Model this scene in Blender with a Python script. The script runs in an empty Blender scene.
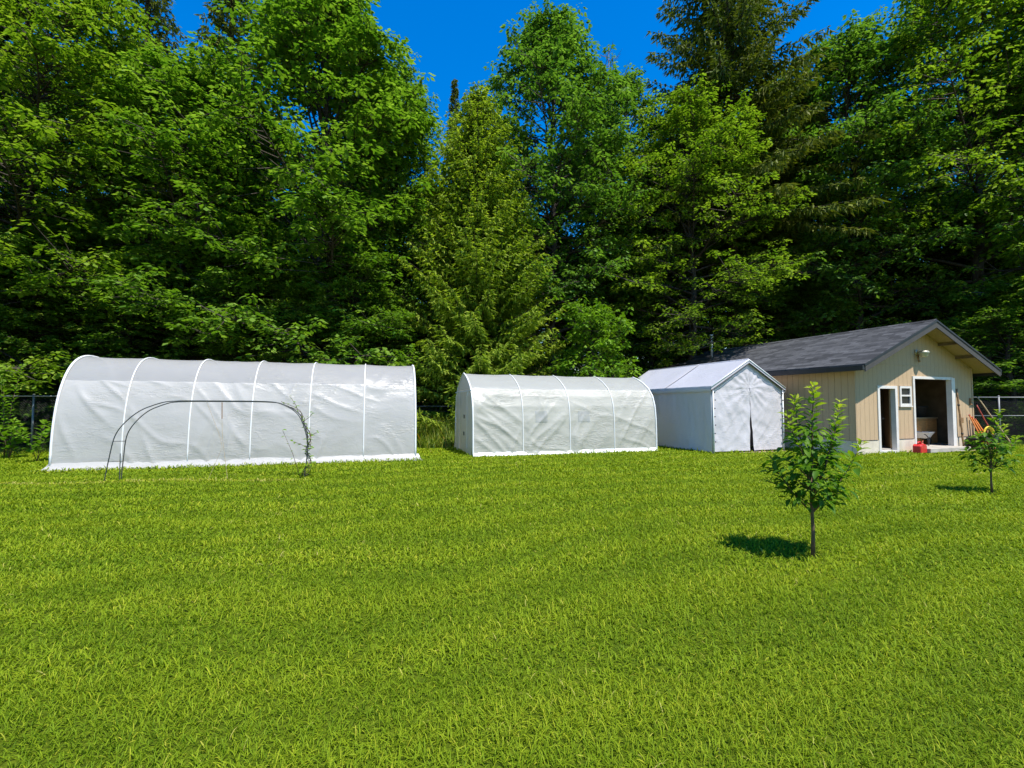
import bpy, math, random
import numpy as np
from mathutils import Vector, noise as mnoise
R = math.radians
scene = bpy.context.scene
COL = scene.collection
rnd = random.Random(7)

# ------------------------------------------------------------------ camera numbers (for placing things on the ground)
F, EYE, PITCH = 480.0, 1.45, math.atan(21/480)
def ray(px, py):
    x = (px-512)/F; z = -(py-384)/F
    return (x, math.cos(PITCH)-z*math.sin(PITCH), math.sin(PITCH)+z*math.cos(PITCH))
def gnd(px, py, z=0.0):
    d = ray(px, py); t = (z-EYE)/d[2]
    return (d[0]*t, d[1]*t)
def at_depth(px, py, Y):
    d = ray(px, py); t = Y/d[1]
    return (d[0]*t, Y, EYE+d[2]*t)

# ------------------------------------------------------------------ object helpers
def tag(o, label=None, cat=None, group=None, kind=None):
    if label: o['label'] = label
    if cat: o['category'] = cat
    if group: o['group'] = group
    if kind: o['kind'] = kind
    return o
def thing(name, label, cat, loc=(0,0,0), rz=0.0, group=None):
    o = bpy.data.objects.new(name, None); COL.objects.link(o)
    o.location = loc; o.rotation_euler = (0,0,rz); o.empty_display_size = .2
    return tag(o, label, cat, group)
def link(name, me, parent=None):
    o = bpy.data.objects.new(name, me); COL.objects.link(o)
    if parent is not None: o.parent = parent
    return o

class MB:
    def __init__(s): s.v=[]; s.f=[]
    def add(s, vs, fs):
        b=len(s.v); s.v += [tuple(v) for v in vs]; s.f += [tuple(b+i for i in f) for f in fs]; return s
    def box(s, x0,y0,z0,x1,y1,z1):
        return s.add([(x0,y0,z0),(x1,y0,z0),(x1,y1,z0),(x0,y1,z0),(x0,y0,z1),(x1,y0,z1),(x1,y1,z1),(x0,y1,z1)],
                     [(0,3,2,1),(4,5,6,7),(0,1,5,4),(1,2,6,5),(2,3,7,6),(3,0,4,7)])
    def bar(s, p, q, w, t, up=(0,0,1)):
        p=Vector(p); q=Vector(q); d=(q-p).normalized(); u=Vector(up)
        if abs(d.dot(u))>.98: u=Vector((0,1,0))
        a=d.cross(u).normalized()*w/2; b=a.cross(d).normalized()*t/2
        return s.add([p-a-b,p+a-b,p+a+b,p-a+b,q-a-b,q+a-b,q+a+b,q-a+b],
                     [(0,1,2,3),(7,6,5,4),(0,4,5,1),(1,5,6,2),(2,6,7,3),(3,7,4,0)])
    def tube(s, pts, r, n=8, caps=True):
        pts=[Vector(p) for p in pts]; m=len(pts)
        rs = r if isinstance(r,(list,tuple)) else [r]*m
        base=len(s.v); prev=None
        for i,p in enumerate(pts):
            d=(pts[min(i+1,m-1)]-pts[max(i-1,0)])
            d = d.normalized() if d.length>1e-9 else Vector((0,0,1))
            if prev is None:
                u=Vector((0,0,1)) if abs(d.z)<.9 else Vector((1,0,0))
                a=d.cross(u).normalized()
            else:
                a=(prev-d*prev.dot(d)).normalized()
            prev=a; b=d.cross(a)
            for k in range(n):
                t=2*math.pi*k/n
                s.v.append(tuple(p+(a*math.cos(t)+b*math.sin(t))*rs[i]))
        for i in range(m-1):
            for k in range(n):
                k2=(k+1)%n
                s.f.append((base+i*n+k, base+i*n+k2, base+(i+1)*n+k2, base+(i+1)*n+k))
        if caps:
            s.f.append(tuple(base+k for k in range(n))[::-1]); s.f.append(tuple(base+(m-1)*n+k for k in range(n)))
        return s
    def prism(s, poly, axis, a, b):   # poly in the plane, extruded along axis from a to b; axis 'y': poly=(x,z); 'x': poly=(y,z); 'z': poly=(x,y)
        n=len(poly)
        def mk(p,w):
            return (p[0],w,p[1]) if axis=='y' else ((w,p[0],p[1]) if axis=='x' else (p[0],p[1],w))
        vs=[mk(p,a) for p in poly]+[mk(p,b) for p in poly]
        fs=[tuple(range(n)), tuple(range(2*n-1,n-1,-1))]+[(i,i+n,(i+1)%n+n,(i+1)%n) for i in range(n)]
        return s.add(vs,fs)
    def lathe(s, prof, c=(0,0,0), n=20, M=None):
        b=len(s.v)
        for r,z in prof:
            for k in range(n):
                t=2*math.pi*k/n; p=Vector((r*math.cos(t), r*math.sin(t), z))
                if M is not None: p=M@p
                s.v.append((p.x+c[0],p.y+c[1],p.z+c[2]))
        for i in range(len(prof)-1):
            for k in range(n):
                k2=(k+1)%n; s.f.append((b+i*n+k,b+i*n+k2,b+(i+1)*n+k2,b+(i+1)*n+k))
        return s
    def build(s, name, m, parent=None, smooth=False, bevel=0.0, fixn=True):
        me=bpy.data.meshes.new(name); me.from_pydata(s.v,[],s.f); me.materials.append(m)
        if fixn:
            import bmesh
            bm=bmesh.new(); bm.from_mesh(me); bmesh.ops.recalc_face_normals(bm, faces=bm.faces); bm.to_mesh(me); bm.free()
        if smooth: me.polygons.foreach_set('use_smooth',[True]*len(me.polygons))
        o=link(name,me,parent)
        if bevel:
            md=o.modifiers.new('bevel','BEVEL'); md.width=bevel; md.segments=2; md.limit_method='ANGLE'
        return o

def np_mesh(name, V, T, m, attrs=None, smooth=False):
    me=bpy.data.meshes.new(name)
    V=np.ascontiguousarray(V,dtype=np.float32).reshape(-1,3); T=np.ascontiguousarray(T,dtype=np.int32); k=T.shape[1]
    me.vertices.add(len(V)); me.vertices.foreach_set('co',V.ravel())
    me.loops.add(T.size); me.loops.foreach_set('vertex_index',T.ravel())
    me.polygons.add(len(T)); me.polygons.foreach_set('loop_start',np.arange(0,T.size,k,dtype=np.int32))
    me.polygons.foreach_set('loop_total',np.full(len(T),k,dtype=np.int32))
    if smooth: me.polygons.foreach_set('use_smooth',np.ones(len(T),dtype=bool))
    me.update(calc_edges=True)
    for an,ar in (attrs or {}).items():
        a=me.attributes.new(an,'FLOAT','POINT'); a.data.foreach_set('value',np.ascontiguousarray(ar,dtype=np.float32).ravel())
    me.materials.append(m)
    return me

def nrm(a): return a/np.maximum(np.linalg.norm(a,axis=-1,keepdims=True),1e-9)
def place(tv, tt, O, D, N, L, W):
    """copies of a template leaf: tv columns (along, side, up); O origin, D direction, N normal, L length, W width"""
    D=nrm(D); N=nrm(N-D*(N*D).sum(1,keepdims=True)); S=np.cross(D,N)
    L=np.broadcast_to(np.asarray(L,float),(len(O),)); W=np.broadcast_to(np.asarray(W,float),(len(O),))
    V=(O[:,None,:]+tv[None,:,0:1]*D[:,None,:]*L[:,None,None]+tv[None,:,1:2]*S[:,None,:]*W[:,None,None]
       +tv[None,:,2:3]*N[:,None,:]*L[:,None,None])
    k=len(tv); T=(tt[None]+(np.arange(len(O))*k)[:,None,None]).reshape(-1,tt.shape[1])
    return V.reshape(-1,3), T
LEAF4=(np.array([[0,0,0],[.5,.5,-.12],[1,0,-.18],[.45,-.5,-.12]],float), np.array([[0,1,2],[0,2,3]]))
LEAF8=(np.array([[0,0,0],[.32,.42,.06],[.34,0,-.02],[.32,-.42,.06],[.68,.36,-.02],[.7,0,-.10],[.68,-.36,-.02],[1,0,-.24]],float),
       np.array([[0,2,1],[0,3,2],[1,2,5],[1,5,4],[2,3,6],[2,6,5],[4,5,7],[5,6,7]]))
TWIG4=(np.array([[0,0,0],[.4,.5,-.03],[1,0,-.12],[.4,-.5,-.03]],float), np.array([[0,1,2],[0,2,3]]))
BLADE5=(np.array([[0,.5,0],[0,-.5,0],[.5,.42,.16],[.5,-.42,.16],[1,0,0]],float), np.array([[0,1,3],[0,3,2],[2,3,4]]))
BLADE7=(np.array([[0,.5,0],[0,-.5,0],[.32,.48,.20],[.32,-.48,.20],[.70,.36,.24],[.70,-.36,.24],[1,0,.06]],float), np.array([[0,1,3],[0,3,2],[2,3,5],[2,5,4],[4,5,6]]))

# ------------------------------------------------------------------ materials
def nt_new(name):
    m=bpy.data.materials.new(name); m.use_nodes=True; t=m.node_tree; t.nodes.clear()
    return m,t
def N(t,kind,**kw):
    n=t.nodes.new(kind)
    for k,v in kw.items():
        if k in n.inputs.keys(): n.inputs[k].default_value=v
        else: setattr(n,k,v)
    return n
def ramp(t, fac, stops):
    r=t.nodes.new('ShaderNodeValToRGB'); e=r.color_ramp.elements
    while len(e)>1: e.remove(e[-1])
    e[0].position=stops[0][0]; e[0].color=(*stops[0][1],1)
    for p,c in stops[1:]:
        x=e.new(p); x.color=(*c,1)
    t.links.new(fac,r.inputs[0]); return r.outputs[0]
def coords(t, scale=(1,1,1), kind='Object', rot=(0,0,0)):
    tc=t.nodes.new('ShaderNodeTexCoord'); mp=t.nodes.new('ShaderNodeMapping')
    mp.inputs['Scale'].default_value=scale; mp.inputs['Rotation'].default_value=rot
    t.links.new(tc.outputs[kind],mp.inputs[0]); return mp.outputs[0]
def noisetex(t, vec, scale, detail=4, rough=.55, dist=0):
    n=N(t,'ShaderNodeTexNoise',Scale=scale,Detail=detail,Roughness=rough,Distortion=dist)
    t.links.new(vec,n.inputs['Vector']); return n.outputs['Fac']
def bump(t, h, strength=.3, dist=.01):
    b=N(t,'ShaderNodeBump',Strength=strength,Distance=dist); t.links.new(h,b.inputs['Height']); return b.outputs[0]
def plain(name, c, rough=.6, var=.18, nscale=6, metal=0, spec=.4, bmp=.15, bs=60, coordscale=(1,1,1)):
    m,t=nt_new(name); o=N(t,'ShaderNodeOutputMaterial'); p=N(t,'ShaderNodeBsdfPrincipled',Roughness=rough,Metallic=metal)
    p.inputs['Specular IOR Level'].default_value=spec
    v=coords(t,coordscale); f=noisetex(t,v,nscale,5)
    lo=tuple(x*(1-var) for x in c); hi=tuple(min(1,x*(1+var)) for x in c)
    t.links.new(ramp(t,f,[(.3,lo),(.7,hi)]),p.inputs['Base Color'])
    if bmp:
        t.links.new(bump(t,noisetex(t,v,bs,3),bmp,.004),p.inputs['Normal'])
    t.links.new(p.outputs[0],o.inputs[0]); return m
def leafmat(name, stops, transl=.35, rough=.5, spec=.35, tcol=(1.25,1.35,.5), patch=0.0):
    m,t=nt_new(name); o=N(t,'ShaderNodeOutputMaterial'); p=N(t,'ShaderNodeBsdfPrincipled',Roughness=rough)
    p.inputs['Specular IOR Level'].default_value=spec
    a=N(t,'ShaderNodeAttribute',attribute_name='tint'); fac=a.outputs['Fac']
    if patch:
        f=noisetex(t,coords(t,(1,1,1)),.55,3)
        ma=N(t,'ShaderNodeMath',operation='MULTIPLY_ADD'); t.links.new(f,ma.inputs[0]); ma.inputs[1].default_value=patch; 
        sb=N(t,'ShaderNodeMath',operation='SUBTRACT'); t.links.new(fac,sb.inputs[0]); sb.inputs[1].default_value=patch/2
        t.links.new(sb.outputs[0],ma.inputs[2]); fac=ma.outputs[0]
    c=ramp(t,fac,stops); t.links.new(c,p.inputs['Base Color'])
    mu=N(t,'ShaderNodeMix',data_type='RGBA',blend_type='MULTIPLY'); mu.inputs[0].default_value=1
    t.links.new(c,mu.inputs[6]); mu.inputs[7].default_value=(*tcol,1)
    tr=N(t,'ShaderNodeBsdfTranslucent'); t.links.new(mu.outputs[2],tr.inputs[0])
    mx=N(t,'ShaderNodeMixShader'); mx.inputs[0].default_value=transl
    t.links.new(p.outputs[0],mx.inputs[1]); t.links.new(tr.outputs[0],mx.inputs[2]); t.links.new(mx.outputs[0],o.inputs[0])
    return m
def filmmat(name, c, transl=.3, transp=.1, rough=.35, spec=.5, bstr=.35, stretch=(1.2,1,6), weave=False):
    m,t=nt_new(name); o=N(t,'ShaderNodeOutputMaterial'); p=N(t,'ShaderNodeBsdfPrincipled',Roughness=rough)
    p.inputs['Specular IOR Level'].default_value=spec
    v=coords(t,stretch); h=noisetex(t,v,2.2,6,.6,1.2)
    v2=coords(t,(.9,.9,5.5),rot=(0,R(7),0)); h2=noisetex(t,v2,2.6,3,.5,.9)
    a1=N(t,'ShaderNodeMath',operation='SUBTRACT'); t.links.new(h2,a1.inputs[0]); a1.inputs[1].default_value=.5
    a2=N(t,'ShaderNodeMath',operation='ABSOLUTE'); t.links.new(a1.outputs[0],a2.inputs[0])
    mr=N(t,'ShaderNodeMapRange'); t.links.new(a2.outputs[0],mr.inputs[0]); mr.inputs[1].default_value=0; mr.inputs[2].default_value=.05; mr.inputs[3].default_value=1; mr.inputs[4].default_value=0
    mk=ramp(t,noisetex(t,coords(t,(.8,.8,1.3)),1.1,2),[(.45,(0,0,0)),(.62,(1,1,1))])
    mm=N(t,'ShaderNodeMath',operation='MULTIPLY'); t.links.new(mr.outputs[0],mm.inputs[0]); t.links.new(mk,mm.inputs[1])
    nb0=bump(t,h,bstr,.05)
    b2=N(t,'ShaderNodeBump',Strength=min(1,bstr*2.2),Distance=.012); t.links.new(mm.outputs[0],b2.inputs['Height']); t.links.new(nb0,b2.inputs['Normal'])
    nb=b2.outputs[0]; t.links.new(nb,p.inputs['Normal'])
    f=noisetex(t,coords(t,(1,1,1)),1.3,4)
    t.links.new(ramp(t,f,[(.3,tuple(x*.93 for x in c)),(.7,c)]),p.inputs['Base Color'])
    tr=N(t,'ShaderNodeBsdfTranslucent'); tr.inputs[0].default_value=(*c,1); t.links.new(nb,tr.inputs['Normal'])
    mx=N(t,'ShaderNodeMixShader'); mx.inputs[0].default_value=transl
    t.links.new(p.outputs[0],mx.inputs[1]); t.links.new(tr.outputs[0],mx.inputs[2])
    tp=N(t,'ShaderNodeBsdfTransparent'); m2=N(t,'ShaderNodeMixShader'); m2.inputs[0].default_value=transp
    t.links.new(mx.outputs[0],m2.inputs[1]); t.links.new(tp.outputs[0],m2.inputs[2]); t.links.new(m2.outputs[0],o.inputs[0])
    return m
def siding():
    m,t=nt_new('siding'); o=N(t,'ShaderNodeOutputMaterial'); p=N(t,'ShaderNodeBsdfPrincipled',Roughness=.75)
    p.inputs['Specular IOR Level'].default_value=.2
    tc=N(t,'ShaderNodeTexCoord'); sp=N(t,'ShaderNodeSeparateXYZ'); t.links.new(tc.outputs['Object'],sp.inputs[0])
    ad=N(t,'ShaderNodeMath',operation='ADD'); t.links.new(sp.outputs[0],ad.inputs[0]); t.links.new(sp.outputs[1],ad.inputs[1])
    md=N(t,'ShaderNodeMath',operation='PINGPONG'); t.links.new(ad.outputs[0],md.inputs[0]); md.inputs[1].default_value=.1
    lt=N(t,'ShaderNodeMapRange'); t.links.new(md.outputs[0],lt.inputs[0]); lt.inputs[1].default_value=.003; lt.inputs[2].default_value=.007
    g=noisetex(t,coords(t,(18,18,1.2)),3,5)
    c=ramp(t,g,[(.25,(.43,.30,.175)),(.75,(.52,.37,.225))])
    mu=N(t,'ShaderNodeMix',data_type='RGBA'); t.links.new(lt.outputs[0],mu.inputs[0]); mu.inputs[6].default_value=(.34,.235,.135,1); t.links.new(c,mu.inputs[7])
    t.links.new(mu.outputs[2],p.inputs['Base Color'])
    t.links.new(bump(t,lt.outputs[0],.8,.012),p.inputs['Normal']); t.links.new(p.outputs[0],o.inputs[0]); return m
def shingles():
    m,t=nt_new('shingles'); o=N(t,'ShaderNodeOutputMaterial'); p=N(t,'ShaderNodeBsdfPrincipled',Roughness=.9)
    p.inputs['Specular IOR Level'].default_value=.25
    tc=N(t,'ShaderNodeTexCoord'); mp=N(t,'ShaderNodeMapping'); mp.inputs['Rotation'].default_value=(0,0,R(90)); t.links.new(tc.outputs['Object'],mp.inputs[0])
    b=N(t,'ShaderNodeTexBrick',Scale=1.0); b.offset=.37; b.inputs['Brick Width'].default_value=.32; b.inputs['Row Height'].default_value=.14
    b.inputs['Mortar Size'].default_value=.006; b.inputs['Color1'].default_value=(.030,.031,.034,1); b.inputs['Color2'].default_value=(.088,.089,.094,1); b.inputs['Mortar'].default_value=(.02,.02,.022,1)
    t.links.new(mp.outputs[0],b.inputs['Vector'])
    f=noisetex(t,coords(t),1.1,5); g=noisetex(t,coords(t),90,2)
    ad=N(t,'ShaderNodeMath',operation='MULTIPLY_ADD'); t.links.new(g,ad.inputs[0]); ad.inputs[1].default_value=.5; t.links.new(f,ad.inputs[2])
    mu=N(t,'ShaderNodeMix',data_type='RGBA',blend_type='MULTIPLY'); mu.inputs[0].default_value=.7
    t.links.new(b.outputs[0],mu.inputs[6]); t.links.new(ramp(t,ad.outputs[0],[(.45,(.55,.55,.55)),(1.05,(1.3,1.3,1.3))]),mu.inputs[7])
    t.links.new(mu.outputs[2],p.inputs['Base Color'])
    t.links.new(bump(t,b.outputs['Fac'],-.5,.01),p.inputs['Normal']); t.links.new(p.outputs[0],o.inputs[0]); return m
def soil(name, a, b, sc=3):
    m,t=nt_new(name); o=N(t,'ShaderNodeOutputMaterial'); p=N(t,'ShaderNodeBsdfPrincipled',Roughness=.95)
    p.inputs['Specular IOR Level'].default_value=.1
    v=coords(t); f=noisetex(t,v,sc,8,.65); t.links.new(ramp(t,f,[(.3,a),(.7,b)]),p.inputs['Base Color'])
    t.links.new(bump(t,noisetex(t,v,25,6),.8,.04),p.inputs['Normal']); t.links.new(p.outputs[0],o.inputs[0]); return m

MAT=dict(
 lawn=soil('lawn_soil',(.045,.075,.003),(.10,.135,.006),9),
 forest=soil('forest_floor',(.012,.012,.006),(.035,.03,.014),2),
 dirt=soil('dirt',(.22,.16,.09),(.36,.28,.17),5),
 grass=leafmat('grass_blades',[(0,(.069,.132,.004)),(.35,(.163,.250,.008)),(.7,(.268,.342,.014)),(.9,(.41,.42,.03)),(1,(.48,.43,.13))],.35,.6,.10,(1.1,1.08,.4),patch=.55),
 maple=leafmat('broad_leaves',[(0,(.055,.135,.010)),(.5,(.125,.235,.020)),(1,(.25,.37,.06))],.45,.5,.22),
 maple_warm=leafmat('broad_leaves_warm',[(0,(.07,.15,.008)),(.5,(.16,.26,.018)),(1,(.30,.395,.06))],.45,.5,.22),
 maple_cool=leafmat('broad_leaves_cool',[(0,(.045,.12,.014)),(.5,(.10,.205,.026)),(1,(.21,.335,.07))],.45,.5,.25),
 cabinet=plain('cabinet_wood',(.46,.23,.08),.6,.2,6,0,.3,.15,25,(1,1,6)),
 bush=leafmat('bush_leaves',[(0,(.07,.17,.008)),(.5,(.13,.25,.012)),(1,(.20,.33,.025))],.4,.5,.2),
 spruce=leafmat('spruce_needles',[(0,(.085,.155,.012)),(.5,(.215,.305,.024)),(1,(.40,.475,.07))],.42,.6,.15),
 fir=leafmat('fir_needles',[(0,(.04,.075,.012)),(.5,(.105,.14,.018)),(1,(.20,.215,.035))],.25,.6,.15),
 sapling=leafmat('sapling_leaves',[(0,(.035,.105,.006)),(.5,(.085,.19,.010)),(.8,(.22,.32,.02)),(1,(.40,.44,.05))],.45,.5,.22),
 weeds=leafmat('weed_blades',[(0,(.07,.14,.01)),(.5,(.17,.23,.02)),(.85,(.34,.32,.06)),(1,(.45,.22,.03))],.35,.5,.3),
 bark=plain('bark',(.055,.046,.038),.95,.5,5,0,.1,.9,14,(4,4,1)),
 bark_pale=plain('pale_bark',(.17,.15,.125),.95,.4,5,0,.1,.7,14,(4,4,1)),
 twig=plain('twig_bark',(.11,.075,.045),.85,.3,20,0,.2,.3),
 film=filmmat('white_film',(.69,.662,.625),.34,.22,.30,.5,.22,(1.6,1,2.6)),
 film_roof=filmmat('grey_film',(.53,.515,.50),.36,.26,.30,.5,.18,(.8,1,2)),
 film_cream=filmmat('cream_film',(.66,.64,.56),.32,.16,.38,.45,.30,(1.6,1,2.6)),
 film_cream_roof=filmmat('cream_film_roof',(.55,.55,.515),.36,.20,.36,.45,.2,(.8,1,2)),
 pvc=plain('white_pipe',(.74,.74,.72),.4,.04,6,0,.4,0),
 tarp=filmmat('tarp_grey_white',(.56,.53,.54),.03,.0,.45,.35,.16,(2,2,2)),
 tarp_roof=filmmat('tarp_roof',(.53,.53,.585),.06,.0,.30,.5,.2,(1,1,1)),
 steel=plain('galvanised_steel',(.17,.175,.175),.5,.12,12,.4,.5,0),
 flue=plain('flue_metal',(.45,.46,.47),.45,.1,10,.4,.5,0),
 wire=plain('wire',(.03,.032,.032),.5,.1,12,.6,.5,0),
 arch=plain('arch_metal',(.055,.06,.058),.5,.25,20,.3,.5,.1),
 siding=siding(), shingle=shingles(),
 concrete=plain('painted_concrete',(.60,.52,.40),.85,.12,4,0,.2,.3,40),
 slab=plain('slab_concrete',(.40,.36,.30),.9,.2,3,0,.2,.3,40),
 white=plain('white_paint',(.66,.615,.565),.45,.07,5,0,.4,.08),
 grey_trim=plain('grey_trim',(.065,.058,.052),.6,.12,4,0,.3,.1),
 black=plain('black_trim',(.018,.018,.02),.5,.2,4,0,.4,.05),
 soffit=plain('soffit_wood',(.40,.29,.15),.7,.15,8,0,.25,.2,30,(1,8,1)),
 interior=plain('interior_wood',(.15,.11,.07),.9,.3,3,0,.1,.2,20),
 brown=plain('brown_wood',(.26,.145,.065),.6,.25,6,0,.3,.2,25,(1,1,6)),
 palewood=plain('pale_wood',(.46,.34,.19),.7,.2,8,0,.3,.15,30,(4,4,1)),
 red=plain('red_plastic',(.55,.018,.02),.35,.1,6,0,.5,.05),
 redwood=plain('red_paint',(.36,.06,.035),.55,.2,10,0,.35,.1),
 orange=plain('orange_paint',(.52,.15,.02),.5,.15,8,0,.4,.08),
 yellow=plain('yellow_plastic',(.75,.55,.03),.4,.12,8,0,.45,.05),
 rubber=plain('rubber',(.02,.02,.02),.7,.2,10,0,.3,.1),
 greytray=plain('grey_tray',(.30,.30,.25),.55,.2,6,.2,.4,.15),
 glass=plain('window_glass',(.02,.023,.026),.25,.1,4,0,.12,0),
 lampmetal=plain('lamp_metal',(.50,.46,.36),.35,.1,8,.3,.5,0),
)

# ------------------------------------------------------------------ world, sun, camera
SUN_EL=R(63); saz=Vector((.60,-.80)); saz.normalize()
w=bpy.data.worlds.new('World'); scene.world=w; w.use_nodes=True
wt=w.node_tree; wt.nodes.clear()
sky=wt.nodes.new('ShaderNodeTexSky'); sky.sky_type='NISHITA'; sky.sun_disc=False
sky.sun_elevation=SUN_EL; sky.sun_rotation=math.atan2(saz.x,saz.y); sky.air_density=1.5; sky.dust_density=0.0; sky.ozone_density=6.0
hs=wt.nodes.new('ShaderNodeHueSaturation'); hs.inputs['Saturation'].default_value=1.5; hs.inputs['Hue'].default_value=.511
bg=wt.nodes.new('ShaderNodeBackground'); bg.inputs['Strength'].default_value=.13
wo=wt.nodes.new('ShaderNodeOutputWorld')
wt.links.new(sky.outputs[0],hs.inputs['Color']); wt.links.new(hs.outputs[0],bg.inputs[0]); wt.links.new(bg.outputs[0],wo.inputs[0])
sl=bpy.data.lights.new('sun','SUN'); sl.energy=4.8; sl.angle=R(.5); sl.color=(1,.955,.88)
so=bpy.data.objects.new('sun',sl); COL.objects.link(so)
sdir=Vector((saz.x*math.cos(SUN_EL),saz.y*math.cos(SUN_EL),math.sin(SUN_EL)))
so.rotation_euler=(-sdir).to_track_quat('-Z','Y').to_euler(); so.location=(20,-20,40)
cam=bpy.data.cameras.new('camera'); cam.sensor_width=36; cam.lens=36*F/1024; cam.clip_end=800; cam.clip_start=.05
co=bpy.data.objects.new('camera',cam); COL.objects.link(co); co.location=(0,0,EYE); co.rotation_euler=(R(90)+PITCH,0,0)
scene.camera=co
vs=scene.view_settings; vs.view_transform='Standard'; vs.look='None'; vs.exposure=0.68; vs.gamma=1; vs.use_curve_mapping=False
scene.cycles.max_bounces=8; scene.cycles.transparent_max_bounces=12
scene.cycles.use_denoising=True; scene.render.filter_size=1.0

# ------------------------------------------------------------------ ground
g=MB(); g.add([(-300,-60,0),(300,-60,0),(300,400,0),(-300,400,0)],[(0,1,2,3)])
tag(g.build('lawn_ground',MAT['lawn']),kind='structure')
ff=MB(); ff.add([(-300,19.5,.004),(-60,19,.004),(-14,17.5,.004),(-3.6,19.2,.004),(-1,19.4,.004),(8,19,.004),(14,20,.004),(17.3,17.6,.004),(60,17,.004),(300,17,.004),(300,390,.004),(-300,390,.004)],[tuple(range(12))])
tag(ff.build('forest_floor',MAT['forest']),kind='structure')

# ------------------------------------------------------------------ frames of the four buildings (front-left base corner, direction)
A1=R(15.8); G1=gnd(50,471); L1,W1=7.9,3.0
A2=R(17.0); G2=gnd(473,457); L2,W2=5.9,2.7
A3=R(19.5); G3=gnd(712,453.5); W3,L3=2.84,5.0
A4=R(21.0); G4=gnd(857,455); W4,L4=5.8,8.9
def local(X,Y,o,a):
    c,s=math.cos(a),math.sin(a); x=X-o[0]; y=Y-o[1]
    return x*c+y*s, -x*s+y*c
def world(u,v,o,a):
    c,s=math.cos(a),math.sin(a); return (o[0]+u*c-v*s, o[1]+u*s+v*c)

# bare soil by the shed and tent doors
dp=MB()
q=[world(u,v,G4,A4) for u,v in ((2.2,-.01),(6.6,-.01),(7.2,-.5),(6.4,-.75),(5.2,-.62),(3.4,-.42),(2.4,-.3))]
dp.add([(x,y,.008) for x,y in q],[tuple(range(len(q)))])
q=[world(u,v,G3,A3) for u,v in ((.9,.02),(2.95,.02),(3.1,-.2),(2.4,-.33),(1.6,-.28),(1.0,-.16))]
dp.add([(x,y,.008) for x,y in q],[tuple(range(len(q)))])
tag(dp.build('bare_soil',MAT['dirt']),kind='structure')

# ------------------------------------------------------------------ lawn grass
def grass():
    rng=np.random.default_rng(3)
    Os=[];Ls=[];Ws=[];Tn=[]
    bands=[(1.3,2.6,7200,.0038,.046),(2.6,4.2,4600,.0052,.046),(4.2,6.5,2500,.0078,.050),(6.5,10,1300,.012,.050),(10,14,760,.019,.052),(14,20,500,.026,.056)]
    for y0,y1,den,wd,ln in bands:
        hw=1.32*y1+.8; n=int(den*(y1-y0)*2*hw)
        X=rng.uniform(-hw,hw,n); Y=rng.uniform(y0,y1,n)
        k=np.abs(X)<1.32*Y+.8; X=X[k];Y=Y[k]
        for o,a,l,wd_,mg in ((G1,A1,L1,W1,.10),(G2,A2,L2,W2,.03),(G3,A3,W3,L3,.05),(G4,A4,W4,L4,.04)):
            c,s=math.cos(a),math.sin(a); u=(X-o[0])*c+(Y-o[1])*s; v=-(X-o[0])*s+(Y-o[1])*c
            k=~((u>-mg)&(u<l+mg)&(v>-mg)&(v<wd_+mg)); X=X[k];Y=Y[k]
        # dirt patches
        for o,a,u0,u1,v0,v1,pr in ((G4,A4,2.3,6.9,-.55,.1,.88),(G3,A3,1,3,-.26,.1,.8)):
            c,s=math.cos(a),math.sin(a); u=(X-o[0])*c+(Y-o[1])*s; v=-(X-o[0])*s+(Y-o[1])*c
            k=~((u>u0)&(u<u1)&(v>v0)&(v<v1)&(rng.random(len(X))<pr)); X=X[k];Y=Y[k]
        n=len(X)
        mow=.5+.5*np.sin(Y*6.2-X*2.2+1.6*np.sin(X*.7+Y*.5)+1.1*np.sin(X*1.9-Y*.8))
        t=rng.normal(.45,.14,n)+.20*(mow-.5)
        straw=rng.random(n)<.03; t[straw]=rng.uniform(.80,.96,straw.sum())
        # dry strip in front of the arch
        d=np.abs(Y-(9.0+.10*(X+8)+.12*np.sin(X*1.7))); dry=(X<-3.9)&(d<.10)&(rng.random(n)<.65); t[dry]=rng.uniform(.85,1.02,dry.sum())
        near=np.zeros(n,bool)
        for o,a,l,wd_ in ((G2,A2,L2,W2),(G3,A3,W3,L3),(G4,A4,W4,L4),(G1,A1,L1,W1)):
            u,v=local(X,Y,o,a); near|=(u>-.22)&(u<l+.22)&(v>-(.38 if o is G1 else .2))&(v<wd_+.2)
        lf=np.where(near,rng.uniform(1.0,2.1,n),1.0)
        Os.append(np.stack([X,Y,np.zeros(n)],1)); Ls.append(ln*rng.uniform(.6,1.45,n)*(.85+.3*mow)*lf); Ws.append(wd*rng.uniform(.7,1.35,n)); Tn.append(np.clip(t,0,1))
    O=np.concatenate(Os);L=np.concatenate(Ls);W=np.concatenate(Ws);T=np.concatenate(Tn);n=len(O)
    ph=rng.uniform(0,2*np.pi,n); el=np.radians(rng.uniform(-2,58,n))
    D=np.stack([np.cos(ph)*np.cos(el),np.sin(ph)*np.cos(el),np.sin(el)],1)
    Nn=np.stack([-np.cos(ph)*np.sin(el),-np.sin(ph)*np.sin(el),np.cos(el)],1)+rng.normal(0,.25,(n,3))
    tv,tt=BLADE7
    V,Tr=place(tv,tt,O,D,Nn,L,W)
    V[:,2]=np.maximum(V[:,2],.002)
    return tag(link('grass',np_mesh('grass',V,Tr,MAT['grass'],{'tint':np.repeat(T,7)})),kind='stuff')
grass()

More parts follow.
